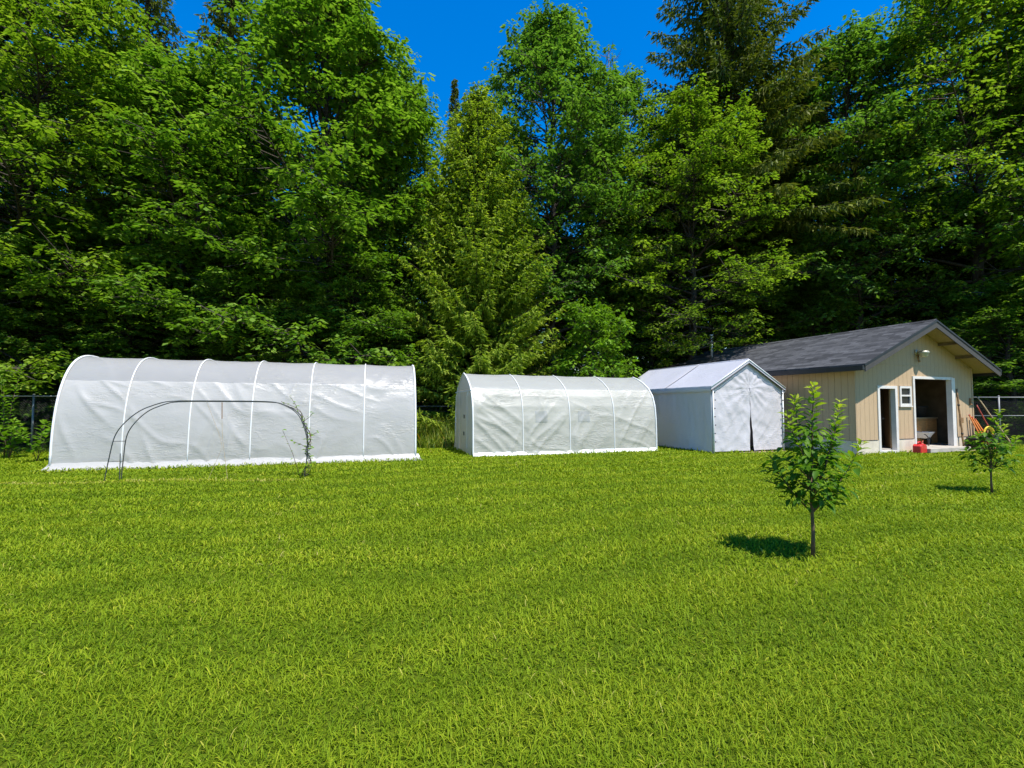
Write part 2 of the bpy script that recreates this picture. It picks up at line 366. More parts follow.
# ------------------------------------------------------------------ trees
def broadleaf(seed,H,Rc,base,nl,leaf=.168,nleaf=18,csize=.28,trunk_r=None,upright=0.0,pal=0):
    rng=np.random.default_rng(seed); rr=random.Random(seed)
    tr=trunk_r or .014*H; mb=MB()
    wob=[(rr.uniform(-.02,.02)*H*.5,rr.uniform(-.02,.02)*H*.5) for _ in range(9)]; wob[0]=(0,0)
    tp=[Vector((wob[i][0],wob[i][1],H*.97*i/8)) for i in range(9)]
    mb.tube(tp,[tr*(1.25 if i==0 else 1)*(1-.93*i/8) for i in range(9)],9)
    def tpos(t):
        f=min(t/.97,1)*8; i=min(int(f),7); return tp[i].lerp(tp[i+1],f-i)
    C=[];A=[];S=[];TT=[]
    def cl(p,az,sz):
        C.append((p.x,p.y,p.z)); A.append(az); S.append(sz); TT.append(rr.gauss(0,.13))
    for i in range(nl):
        s=(i+.5)/nl; t=base+(1-base)*s**.92*.985
        p0=tpos(t); az=i*2.39996+rr.uniform(-.5,.5)
        prof=min(1,.66+1.6*s)*max(0,(1-s**1.75))**.80*rr.uniform(.72,1.12)
        r=max(Rc*prof,.35)
        el=R(8+62*s**1.2+rr.uniform(-20,22)+upright*25)
        Lb=min(r/max(math.cos(el),.38), r+1.6)
        d=Vector((math.cos(az),math.sin(az),0)); pts=[]
        bend=rr.uniform(-.25,.25)
        for k in range(6):
            q=k/5; a2=az+bend*q
            pts.append(p0+Vector((math.cos(a2),math.sin(a2),0))*Lb*math.cos(el)*q+Vector((0,0,Lb*math.sin(el)*q-(.16-.1*s)*Lb*q*q)))
        br=max(.012,tr*.34*(1-.75*s))
        mb.tube(pts,[br*(1-.85*k/5) for k in range(6)],5,False)
        m=int(5+Lb*5.2)
        for j in range(m):
            q=.22+.78*((j+rr.random())/m)**.8; f=min(q*5,4.999); k=int(f); b0=pts[k].lerp(pts[k+1],f-k)
            sg=1 if j%2 else -1; a2=az+bend*q+sg*R(rr.uniform(25,75)); l2=(.20*Lb*(1.35-q)+.32)*rr.uniform(.45,1.5)
            e=b0+Vector((math.cos(a2),math.sin(a2),rr.uniform(-.55,.85)))*l2
            mb.tube([b0,e],[br*.3+.004,.004],3,False)
            cl(e,a2,csize*rr.uniform(.7,1.25))
            if rr.random()<.55: cl(b0.lerp(e,.45)+Vector((0,0,.10)),a2,csize*rr.uniform(.6,1.0))
        cl(pts[-1],az,csize*rr.uniform(.8,1.2))
    C=np.array(C);A=np.array(A);S=np.array(S);TT=np.array(TT); nc=len(C)
    ci=np.repeat(np.arange(nc),nleaf); n=len(ci)
    ph=rng.uniform(0,2*np.pi,n); u=rng.random(n); rad=(.1+.75*u)*S[ci]
    rd=np.stack([np.cos(ph),np.sin(ph),np.zeros(n)],1)
    out=np.stack([np.cos(A[ci]),np.sin(A[ci]),np.zeros(n)],1)
    O=C[ci]+rd*rad[:,None]; O[:,2]+=-.45*rad*u+rng.normal(0,.05,n)
    D=rd+.35*out+rng.normal(0,.15,(n,3)); D[:,2]-=.15+.75*u*rng.random(n)
    Nn=np.array([0,0,1.])+.5*rd+rng.normal(0,.22,(n,3))
    Lf=leaf*(S[ci]/.27)**.4*rng.uniform(.65,1.25,n); tint=np.clip(rng.normal(.48,.17,n)+TT[ci],0,1)
    V,T=place(*LEAF4,O,D,Nn,Lf,Lf*.6)
    me=bpy.data.meshes.new('trunk'); me.from_pydata(mb.v,[],mb.f); me.materials.append(MAT['bark_pale'] if pal else MAT['bark'])
    me.polygons.foreach_set('use_smooth',[True]*len(me.polygons))
    return me,V,T,np.repeat(tint,4),H,Rc
def conifer(seed,H,Rc,base,step,nb,needle=.2,nw=.045,droop=.3,dens=1.0,power=.85,tr=None,asc=None,nd=-.22):
    rng=np.random.default_rng(seed); rr=random.Random(seed); mb=MB(); tr=tr or .012*H
    mb.tube([(0,0,H*i/6) for i in range(7)],[tr*(1-.95*i/6)+.008 for i in range(7)],9)
    O=[];D=[];Lq=[];TI=[]
    z=base*H; i=0
    while z<H*.985:
        s=max(0.0,(z/H-base)/(1-base))
        for b in range(nb):
            az=2*math.pi*b/nb+i*1.1+rr.uniform(-.35,.35)
            Lb=max(.12,Rc*(1-s)**power*rr.uniform(.72,1.12)); up=R(-8+48*s**1.6+rr.uniform(-8,8)) if asc is None else R(asc[0]+asc[1]*s**.55+rr.uniform(-9,9))
            d=Vector((math.cos(az),math.sin(az),0)); sd=Vector((-d.y,d.x,0)); zz=z+rr.uniform(-.5,.5)*step*(1 if asc is None else 1.6)
            def P(q): return Vector((0,0,zz))+d*(Lb*q*math.cos(up))+Vector((0,0,Lb*(math.sin(up)*q-droop*q*q*(1-s*.7)+.16*q**4)))
            mb.tube([P(0),P(.35),P(.7),P(1)],[tr*.22*(1-s*.7),tr*.14*(1-s*.7),.008,.004],4,False)
            bt=rr.gauss(0,.12)
            nt=max(4,int(Lb*6.5*dens))
            for k in range(nt):
                q=.12+.88*(k+rr.random())/nt; p=P(q); tl=(.10+.20*Lb*(1.05-q))*rr.uniform(.7,1.3)
                tl=min(tl,.75)
                for sg in (-1,1):
                    td=(d*rr.uniform(.5,.9)+sd*sg*rr.uniform(.6,1)+Vector((0,0,rr.uniform(-.55,-.05)))).normalized()
                    nn=max(2,int(tl/(needle*.42)))
                    for h in range(nn):
                        w_=(h+rr.random())/nn; base_p=p+td*tl*w_-Vector((0,0,.18*tl*w_*w_))
                        for fan in (-1,0,1):
                            if fan==0 and rr.random()<.35: continue
                            O.append(base_p); v=(td+sd*fan*.5*sg+d*fan*.6+Vector((rr.gauss(0,.15),rr.gauss(0,.15),rr.gauss(nd,.2))))
                            D.append(v); Lq.append(needle*(1-.35*s)*rr.uniform(.7,1.3)); TI.append(bt+.35+.5*q*w_+rr.gauss(0,.14))
        z+=step*(1-.45*s); i+=1
    # leader
    for k in range(26):
        q=k/26; O.append(Vector((0,0,H*(.93+.07*q)))); a=k*2.4; D.append(Vector((math.cos(a),math.sin(a),.9))); Lq.append(needle*1.2*(1.2-q)); TI.append(.5)
    O=np.array([tuple(o) for o in O]);D=np.array([tuple(o) for o in D]);Lq=np.array(Lq);n=len(O)
    Nn=np.array([0,0,1.])+rng.normal(0,.4,(n,3))
    V,T=place(*TWIG4,O,D,Nn,Lq,nw*rng.uniform(.7,1.3,n))
    me=bpy.data.meshes.new('trunk'); me.from_pydata(mb.v,[],mb.f); me.materials.append(MAT['bark'])
    me.polygons.foreach_set('use_smooth',[True]*len(me.polygons))
    return me,V,T,np.repeat(np.clip(TI,0,1),4),H,Rc

def finish(spec,mat):
    me,V,T,ti,H,Rc=spec; H=float(np.percentile(V[:,2],99.95))
    return me,np_mesh('crown',V,T,MAT[mat],{'tint':ti}),H,Rc
P={}
P['bA']=finish(broadleaf(11,16,4.2,.04,104,leaf=.145,nleaf=20,csize=.25),'maple_warm')
P['bB']=finish(broadleaf(12,16,3.8,.05,92),'maple')
P['bE']=finish(broadleaf(15,16,4.0,.05,104,upright=.4),'maple')
P['bC']=finish(broadleaf(13,16,4.0,.24,98),'maple_cool')
P['bF']=finish(broadleaf(16,16,4.2,.22,96,leaf=.142,nleaf=20,csize=.25),'maple_warm')
P['bD']=finish(broadleaf(14,16,3.0,.34,58,nleaf=16,pal=1),'maple_cool')
P['bush']=finish(broadleaf(21,3.4,1.5,.04,40,leaf=.17,nleaf=11,csize=.2,trunk_r=.05,upright=.5),'bush')
P['sp']=finish(conifer(31,14,3.6,.015,.25,9,.17,.055,.10,1.25,.60,None,(-2,40),-.10),'spruce')
P['df']=finish(conifer(32,22,4.6,.36,.52,7,.25,.062,.36,1.25,.7),'fir')
P['dn']=finish(conifer(33,18,2.6,.05,.46,7,.22,.055,.25,1.2),'fir')
print('tree variants', {k:len(v[1].vertices) for k,v in P.items()})

def tree(kind,px,Y,top,Rw,name,label,cat='tree',group=None,rz=0.0):
    x,_,H=at_depth(px,top,Y); x=(px-512)/F*Y
    tm,cm,H0,R0=P[kind]
    o=thing(name,label,cat,(x,Y,0),rz,group); s=Rw*1.2/R0; o.scale=(s,s,H/H0)
    link('trunk',tm,o); link('crown',cm,o)
    return o
GB='broadleaf trees along the forest edge'; GC='dark conifers rising behind the broadleaf trees'; GD='shaded trees deep in the forest'
tree('bA',15,17.4,-85,5.0,'broadleaf_tree','tall bright broadleaf tree at the far left edge, towering over the fence',group=GB,rz=.4)
tree('bB',180,18.8,62,3.9,'broadleaf_tree','shorter round broadleaf tree right behind the left half of the large greenhouse',group=GB,rz=2.1)
tree('bE',318,20.0,-30,4.7,'broadleaf_tree','tallest dense broadleaf tree behind the right half of the large greenhouse',group=GB,rz=1.1)
tree('bB',392,22.5,62,2.8,'broadleaf_tree','narrower broadleaf tree filling the slope just left of the bright spruce',group=GB,rz=4.0)
tree('bC',553,24.0,14,4.0,'broadleaf_tree','broadleaf tree with upright leafy spires just right of the bright spruce',group=GB,rz=.2)
tree('bD',632,27.0,74,2.8,'broadleaf_tree','slim pale trunked broadleaf tree below the bare grey treetop',group=GB,rz=1.7)
tree('bF',692,23.5,100,4.2,'broadleaf_tree','spreading broadleaf tree with bare lower trunk behind the white tent',group=GB,rz=3.0)
tree('bD',782,27.0,75,3.2,'broadleaf_tree','slender broadleaf tree below the right side of the big fir',group=GB,rz=5.0)
tree('bC',858,24.5,30,4.2,'broadleaf_tree','broadleaf tree with dark open branches rising above the shed roof',group=GB,rz=2.5)
tree('bF',985,22.5,-50,5.2,'broadleaf_tree','huge broadleaf tree overhanging the right end of the shed, its top out of view',group=GB,rz=.9)
tree('bB',1090,20.5,-60,4.4,'broadleaf_tree','broadleaf tree at the far right edge behind the fence',group=GB,rz=3.6)
tree('bE',-95,16.5,-90,4.2,'broadleaf_tree','broadleaf tree half cut off by the left edge beyond the fence',group=GB,rz=5.5)
tree('sp',477,21.0,92,3.85,'spruce_tree','bright yellow green spruce standing in the gap between the two greenhouses')
tree('dn',135,27.0,-110,4.0,'fir_tree','dark conifer peeking over the trees near the top left corner',group=GC)
tree('dn',222,28.0,-95,4.4,'fir_tree','dark conifer with blue sky on its left, second from the left',group=GC,rz=1)
tree('dn',346,29.0,-45,3.6,'fir_tree','dark conifer top just above the tallest dense broadleaf tree',group=GC,rz=2)
tree('dn',453,31.0,80,2.2,'fir_tree','small bluish spire just left of the bright spruce top',group=GC,rz=3)
tree('dn',471,32.5,95,2.0,'fir_tree','smallest bluish spire directly behind the bright spruce top',group=GC,rz=4)
tree('df',735,25.8,-110,5.9,'fir_tree','massive drooping fir rising above the trees behind the white tent',group=GC,rz=.6)
tree('bush',592,19.8,302,1.45,'leafy_bush','fresh green leafy bush between the bright spruce and the white tent','bush')
for i,(px,Y,top,k) in enumerate([(-20,30,40,'bD'),(70,31,60,'bB'),(165,33,150,'bD'),(262,32,120,'bC'),(372,33,150,'bB'),(430,30,190,'bC'),(505,34,190,'bB'),(590,33,140,'bD'),(655,27.5,170,'bD'),(668,35,170,'bB'),(735,34,190,'bC'),(812,33,140,'bB'),(905,33,120,'bD'),(945,27,190,'bB'),(1015,30,60,'bE'),(1110,30,20,'bB'),(120,24,200,'bC'),(250,25,200,'bB'),(715,29,230,'bE'),(790,30,220,'bE'),(610,30,240,'bE'),(540,31,220,'bE'),(870,30,220,'bE'),(1000,26,220,'bE'),(40,22,200,'bE'),(-80,24,100,'bE')]):
    tree(k,px,Y,top,4.2,'forest_tree','shaded broadleaf tree standing deep among the trunks behind the front row',group=GD,rz=i*1.3)

# bare dead tree top
def bare():
    rr=random.Random(4); o=thing('bare_tree','leafless grey treetop poking into the sky left of the big fir','tree',((612-512)/F*30,30,0))
    H=at_depth(610,44,30)[2]; mb=MB(); mb.tube([(0,0,0),(.1,0,H*.5),(0,.1,H)],[.2,.1,.01],7); mb.build('trunk',MAT['bark_pale'],o,True)
    tw=MB()
    for i in range(46):
        z=H*(.62+.37*i/46); az=i*2.4; l=(H-z)*.42+.4; d=Vector((math.cos(az),math.sin(az),rr.uniform(.5,1.1))).normalized()
        p=Vector((0,.05,z)); e=p+d*l; tw.tube([p,p.lerp(e,.5)+Vector((0,0,-.03)),e],[.022,.014,.005],4,False)
        for k in range(5):
            b=p.lerp(e,.3+.14*k); dd=(d+Vector((rr.uniform(-.8,.8),rr.uniform(-.8,.8),rr.uniform(-.2,.6)))).normalized(); tw.tube([b,b+dd*l*.35],[.010,.004],3,False)
    tw.build('branches',MAT['bark_pale'],o)
bare()
for px,Y,top,Rw,k,rz,l in ((58,17.6,215,2.6,'bE',1.0,'low broadleaf tree filling the shade behind the left end of the large greenhouse'),(128,18.0,250,2.4,'bB',2.0,'low broadleaf tree behind the second bay of the large greenhouse'),(245,18.6,215,2.7,'bE',3.0,'low broadleaf tree behind the middle bays of the large greenhouse'),(300,18.8,262,2.2,'bA',4.4,'smallest low broadleaf tree behind the fourth bay of the large greenhouse'),(352,19.4,235,2.4,'bE',5.2,'low broadleaf tree behind the right end of the large greenhouse'),(652,25.5,292,1.9,'bB',.7,'low broadleaf tree in the dark gap left of the flue pipe'),(1010,19.6,285,2.4,'bB',2.4,'low broadleaf tree behind the fence right of the shed'),(-10,16.6,250,2.4,'bB',.2,'low broadleaf tree behind the fence at the left edge'),(820,25.0,262,2.4,'bE',1.9,'low broadleaf tree peeking above the middle of the shed roof')):
    tree(k,px,Y,top,Rw,'understory_tree',l,group='low broadleaf trees along the forest edge',rz=rz)

# undergrowth under the trees: one uncountable mass
def undergrowth():
    rng=np.random.default_rng(8); nc=3600
    X=rng.uniform(-40,40,nc); Y=rng.uniform(20,40,nc); k=np.abs(X)<1.25*Y+3; X=X[k];Y=Y[k]; nc=len(X)
    k=~((X>-5)&(X<2)&(Y<22)); X=X[k];Y=Y[k]
    u,v=local(X,Y,G4,A4); k=~((u>-1.0)&(u<W4+1.0)&(v>-1)&(v<L4+1.2)); X=X[k];Y=Y[k]; nc=len(X)
    Z=rng.uniform(.1,1,nc)**1.4*np.clip((Y-18)*.35,.6,4.5)
    nl=16; ci=np.repeat(np.arange(nc),nl); n=len(ci)
    ph=rng.uniform(0,6.283,n);rad=.45*np.sqrt(rng.random(n)); rd=np.stack([np.cos(ph),np.sin(ph),np.zeros(n)],1)
    O=np.stack([X,Y,Z],1)[ci]+rd*rad[:,None]+np.stack([0*ph,0*ph,-.4*rad+rng.normal(0,.08,n)],1)
    L=.2*rng.uniform(.6,1.4,n)
    V,T=place(*LEAF4,O,rd+np.array([0,0,-.3])+rng.normal(0,.3,(n,3)),np.array([0,0,1.])+.4*rd+rng.normal(0,.35,(n,3)),L,L*.7)
    tag(link('undergrowth',np_mesh('undergrowth',V,T,MAT['maple'],{'tint':np.repeat(rng.random(n)*.8,4)})),kind='stuff')
undergrowth()
def far_wood():
    rng=np.random.default_rng(18); nc=5200
    X=rng.uniform(-75,75,nc); Y=rng.uniform(43,56,nc); Z=rng.uniform(0,1,nc)*(13+3*np.sin(X*.35)+2*np.sin(X*.9+1))
    nl=14; ci=np.repeat(np.arange(nc),nl); n=len(ci)
    ph=rng.uniform(0,6.283,n);rad=1.0*np.sqrt(rng.random(n)); rd=np.stack([np.cos(ph),np.sin(ph),np.zeros(n)],1)
    O=np.stack([X,Y,Z],1)[ci]+rd*rad[:,None]+np.stack([0*ph,0*ph,-.5*rad+rng.normal(0,.2,n)],1)
    L=.5*rng.uniform(.6,1.4,n)
    V,T=place(*LEAF4,O,rd+np.array([0,0,-.4])+rng.normal(0,.3,(n,3)),np.array([0,-.4,1.])+.4*rd+rng.normal(0,.4,(n,3)),L,L*.8)
    tag(link('far_wood',np_mesh('far_wood',V,T,MAT['maple'],{'tint':np.repeat(rng.random(n)*.6,4)})),kind='stuff')
far_wood()

# tall weeds in the gap between the greenhouses
def weeds():
    rng=np.random.default_rng(9); n=2600
    X=rng.uniform(-4.6,-1.6,n);Y=rng.uniform(15.9,18.6,n)
    uu,vv=local(X,Y,G2,A2); k=(Y>16.2+.3*np.sin(X*3))&~((uu>-.15)&(vv<W2+.2)); X=X[k];Y=Y[k]; n=len(X); uu,vv=local(X,Y,G1,A1); k=~((uu<L1+.2)&(vv<W1+.3)); X=X[k];Y=Y[k];n=len(X)
    ph=rng.uniform(0,6.283,n);el=np.radians(rng.uniform(35,85,n))
    D=np.stack([np.cos(ph)*np.cos(el),np.sin(ph)*np.cos(el),np.sin(el)],1); Nn=np.stack([-np.cos(ph)*np.sin(el),-np.sin(ph)*np.sin(el),np.cos(el)],1)
    L=rng.uniform(.35,1.15,n)*np.clip((Y-15.6)*.6,.45,1.15)
    V,T=place(*BLADE5,np.stack([X,Y,0*X],1),D,Nn,L,rng.uniform(.018,.045,n))
    tag(link('tall_weeds',np_mesh('tall_weeds',V,T,MAT['weeds'],{'tint':np.repeat(np.clip(rng.normal(.42,.24,n),0,1),5)})),kind='stuff')
weeds()

# ------------------------------------------------------------------ saplings and small shrubs
def sapling(name,label,cat,loc,shoots,trunk,leaf,step,seed,mat='sapling',extra=0,cz=(.5,1.1),cr=.35,group=None):
    rng=np.random.default_rng(seed); rr=random.Random(seed)
    o=thing(name,label,cat,loc,0,group); mb=MB()
    if trunk: mb.tube(trunk[0],trunk[1],8)
    O=[];D=[];Nn=[];L=[];TI=[]
    def leaf_at(p,d,l,t):
        O.append(tuple(p));D.append(tuple(d));L.append(l*rr.uniform(.75,1.2));TI.append(min(1,max(0,t+rr.gauss(0,.08))))
        Nn.append((rr.gauss(0,.25)+.3*d[0],rr.gauss(0,.25)+.3*d[1],1))
    for pts,r0,tip in shoots:
        pts=[Vector(p) for p in pts]; n=len(pts)
        mb.tube(pts,[r0*(1-.8*i/(n-1)) for i in range(n)],6)
        tot=sum((pts[i+1]-pts[i]).length for i in range(n-1)); m=max(3,int(tot/step)); a=rr.uniform(0,6)
        for k in range(m+1):
            q=.22+.78*k/m; f=min(q*(n-1),n-1.001); i=int(f); p=pts[i].lerp(pts[i+1],f-i); ax=(pts[i+1]-pts[i]).normalized()
            for _ in range(2 if q<.9 else 3):
                a+=2.4
                d=Vector((math.cos(a),math.sin(a),rr.uniform(-.15,.5)*(1 if q<.8 else 1.7)))+ax*.5
                tt=.22+rr.uniform(0,.2) if q<.55 else .45+.5*tip*(q-.5)*2
                leaf_at(p+d.normalized()*.012,d,leaf*(1 if q<.75 else 1-.5*(q-.75)*3),tt)
    for k in range(extra):
        a=rr.uniform(0,6.283); z=rr.uniform(*cz); q=(z-cz[0])/(cz[1]-cz[0]); rad=cr*math.sqrt(rr.random())*(.55+.9*q if q<.5 else 1-.75*(q-.5)*2+.0)
        p=(rad*math.cos(a),rad*math.sin(a),z); d=Vector((math.cos(a+rr.gauss(0,.7)),math.sin(a+rr.gauss(0,.7)),rr.uniform(-.7,.2)))
        leaf_at(p,d,leaf*rr.uniform(.8,1.15),.12+.30*q+rr.uniform(0,.18))
    O=np.array(O);D=np.array(D);Nn=np.array(Nn);L=np.array(L)
    V,T=place(*LEAF8,O,D,Nn,L,L*.52)
    mb.build('trunk',MAT['twig'],o,True,fixn=False)
    link('foliage',np_mesh('foliage',V,T,MAT[mat],{'tint':np.repeat(TI,8)},smooth=True),o)
    return o
sx,sy=gnd(813,558)
def fan(rr,n,z0,z1,rad,r0,rise=.35,tip=.5):
    out=[]
    for i in range(n):
        a=i*2.4+rr.uniform(-.3,.3); z=z0+(z1-z0)*(i+.5)/n; l=rad*rr.uniform(.75,1.1); e=Vector((math.cos(a)*l,math.sin(a)*l,z+rise*rr.uniform(.6,1.3)))
        out.append(([(0,0,z),(e.x*.5,e.y*.5,z+(e.z-z)*.62),e],r0,tip))
    return out
rr=random.Random(5)
sapling('young_tree','taller young fruit tree with bright shoot tips, alone on the lawn before the tent','tree',(sx,sy,0),
  [([(0,0,.5),(.02,0,1.0),(.03,0,1.35),(.055,0,1.63)],.012,1.0),([(0,0,.6),(-.06,.02,1.0),(-.10,.03,1.3),(-.115,.03,1.50)],.010,1.0),
   ([(0,0,.55),(.14,-.02,.9),(.23,-.02,1.2),(.30,0,1.47)],.010,1.0),([(0,0,.42),(.2,.02,.60),(.38,.04,.82),(.53,.04,1.08)],.009,.9),
   ([(0,0,.42),(-.18,.0,.62),(-.30,.02,.80),(-.38,.02,.98)],.009,.8),([(0,0,.5),(.15,.1,.85),(.3,.1,1.05),(.36,.1,1.3)],.008,.9),([(0,0,.5),(-.1,-.12,.9),(-.2,-.1,1.15),(-.27,-.1,1.36)],.008,.9)]
  +fan(rr,9,.42,.85,.34,.007,.16,.35),
  ([(0,0,0),(.008,0,.25),(0,0,.5),(.0,0,.95)],[.021,.016,.014,.008]),.105,.042,41,extra=250,cz=(.50,1.25),cr=.40)
sx,sy=gnd(992,493)
rr=random.Random(6)
sapling('young_tree','smaller young fruit tree near the right edge, beside the leaning poles','tree',(sx,sy,0),
  [([(0,0,.4),(.05,0,.85),(.12,0,1.1),(.17,0,1.36)],.010,.8),([(0,0,.4),(-.12,0,.7),(-.2,0,.95)],.008,.6),([(0,0,.38),(.2,0,.6),(.38,0,.78),(.5,.02,.92)],.008,.8),([(0,0,.4),(-.2,.05,.55),(-.36,.05,.7)],.008,.3),([(0,0,.4),(.25,.1,.75),(.36,.1,1.1)],.008,.9)]+fan(rr,8,.35,.75,.34,.006,.12,.3),
  ([(0,0,0),(-.006,0,.2),(0,0,.42),(0,0,.8)],[.019,.014,.012,.007]),.12,.055,42,extra=120,cz=(.36,1.0),cr=.40)
rr=random.Random(9)
def shrub(px,py,label,h,n,seed,leaf=.16,spread=.4,tip=.6):
    x,y=gnd(px,py); r2=random.Random(seed)
    sh=[]
    for i in range(n):
        a=i*2.4+seed; e=(math.cos(a)*spread*r2.uniform(.5,1),math.sin(a)*spread*r2.uniform(.5,1),h*r2.uniform(.65,1))
        sh.append(([(0,0,.02),(e[0]*.4,e[1]*.4,e[2]*.6),e],.010,tip))
    sapling('garden_shrub',label,'shrub',(x,y,0),sh,None,leaf,.09,seed,'bush',group='small shrubs by the left fence')
shrub(9,459,'leafy shrub at the left edge in front of the chain link fence',1.05,4,51,.20)
shrub(37,462,'thin shrub touching the left end of the large greenhouse',1.1,3,52,.2,.5)
shrub(4,458,'tallest thin stemmed shrub rising above the fence at the left edge',2.7,3,53,.13,.35)

# ------------------------------------------------------------------ greenhouses
def fb(x,y,z=0.0): return mnoise.noise(Vector((x,y,z)))
def wrinkle(s,t,seed):
    dx=.35*fb(s*.8,t*.8,seed+3)
    w=.009*fb(s*.8+seed,t*2.2+dx*3,seed)+.003*fb(s*2.1,t*8+seed+dx*4,3.3)
    # taut creases: thin ridges running diagonally, each family only in patches
    for a,b,f,z,am in ((1.0,-1.0,2.6,9.1,.016),(1.0,1.3,2.3,5.7,.014),(.35,1.0,3.0,2.2,.010)):
        l=math.hypot(a,b); u=(a*s+b*t)/l+dx; v=(-b*s+a*t)/l
        r=1-abs(fb(u*f+seed,v*.28,z))*3.2
        if r>0: w+=am*r*r*max(0,min(1,fb(s*.7+z,t*.9,seed)*2.5+.35))
    return w
def sheet(prof, xs, hoopxs, t0, t1, nt, hgt, seed, amp=1.0, out=0.0):
    """film panel: prof(t)->(y,z) for t in 0..1, from t0 to t1, along xs"""
    mb=MB(); n=len(xs)
    for j in range(nt+1):
        t=t0+(t1-t0)*j/nt; y,z=prof(t); y2,z2=prof(min(1,t+.004)); y1,z1=prof(max(0,t-.004))
        ny,nz=-(z2-z1),(y2-y1); l=math.hypot(ny,nz) or 1; ny/=l; nz/=l
        for x in xs:
            h=0
            for a,b in zip(hoopxs,hoopxs[1:]):
                if a<=x<=b: h=math.sin(math.pi*(x-a)/(b-a)); break
            d=out-.022*h**.8*math.sin(math.pi*min(1,max(0,t)))+amp*wrinkle(x,t*4.5,seed)*min(1,h*2.5+.15)
            sc=hgt(x); mb.v.append((x,y+ny*d,(z+nz*d)*sc))
    for j in range(nt):
        for i in range(n-1): mb.f.append((j*n+i,j*n+i+1,(j+1)*n+i+1,(j+1)*n+i))
    return mb
def lin(a,b,n): return [a+(b-a)*i/n for i in range(n+1)]

def greenhouse_round():
    o=thing('greenhouse','long white plastic tunnel greenhouse with round hoops, largest of the shelters','greenhouse',(G1[0],G1[1],0),A1)
    L,W=L1,W1; H=2.66
    def prof(t):
        a=math.pi*(1-t); c,s=math.cos(a),math.sin(a)
        return W/2+W/2*math.copysign(abs(c)**.78,c), H*abs(s)**.80
    hx=[L*k/6 for k in range(7)]; xs=lin(0,L,190); hg=lambda x:1-.022*x/L
    ts=next(t/400 for t in range(400) if prof(t/400)[1]>2.02)
    sheet(prof,xs,hx,0.0,ts,70,hg,1.7,2.1).build('side_sheet',MAT['film'],o,True,fixn=False)
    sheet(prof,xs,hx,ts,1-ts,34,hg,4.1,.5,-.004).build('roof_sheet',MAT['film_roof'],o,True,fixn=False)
    sheet(prof,xs,hx,1-ts,1.0,20,hg,8.2,1.0).build('side_sheet',MAT['film'],o,True,fixn=False)
    for x in hx:
        mb=MB(); pts=[]
        for k in range(41):
            y,z=prof(k/40); pts.append((x,(y-W/2)*1.006+W/2,z*hg(x)*1.003+.004))
        mb.tube(pts,.025 if x in (hx[0],hx[-1]) else .015,8); mb.build('hoop',MAT['pvc'],o,True)
    for t in (ts,1-ts,.87):
        y,z=prof(t); o_=-.004 if t<.2 else .03*(W/2-y); mb=MB(); mb.tube([(x,y+o_,z*hg(x)*.992) for x in lin(.02,L-.02,60)],.007,6); mb.build('purlin',MAT['pvc'],o,True)
    for x in (0.012,L-.012):
        mb=MB(); poly=[(prof(k/40)[0],prof(k/40)[1]*hg(x)) for k in range(41)]
        mb.add([(x,y,z) for y,z in poly],[tuple(range(41))]); mb.build('end_panel',MAT['film'],o,fixn=False)
    # skirt lying out on the grass
    mb=MB(); nx=150; rows=[(0.0,.17),(-.035,.10),(-.085,.045),(-.16,.022),(-.235,.012)]
    for k,(y,z) in enumerate(rows):
        for i in range(nx+1):
            x=-.02+(L+.10)*i/nx
            flare=(-.16 if i==0 else 0)*k/4+(.12 if i==nx else 0)*k/4
            wv=.028*fb(x*4.3,k*.9,2)+.018*fb(x*11,k*1.3,5)
            mb.v.append((x+flare,y+wv*(k/2)*.8,max(.008,z+wv*(k>0)*.9)))
    for k in range(4):
        for i in range(nx): mb.f.append((k*(nx+1)+i,k*(nx+1)+i+1,(k+1)*(nx+1)+i+1,(k+1)*(nx+1)+i))
    mb.build('ground_skirt',MAT['film'],o,True,fixn=False)
    mb=MB()
    for i in range(31):
        x=-.02; 
    mb.v=[];mb.f=[]
    for k,(d,z) in enumerate([(0,.2),(.05,.08),(.16,.03),(.34,.012)]):
        for i in range(13):
            y=-.05+(W*.9)*i/12; mb.v.append((-d-.03*fb(y*5,k),y,z))
    for k in range(3):
        for i in range(12): mb.f.append((k*13+i,k*13+i+1,(k+1)*13+i+1,(k+1)*13+i))
    mb.build('end_skirt',MAT['film'],o,True,fixn=False)
greenhouse_round()

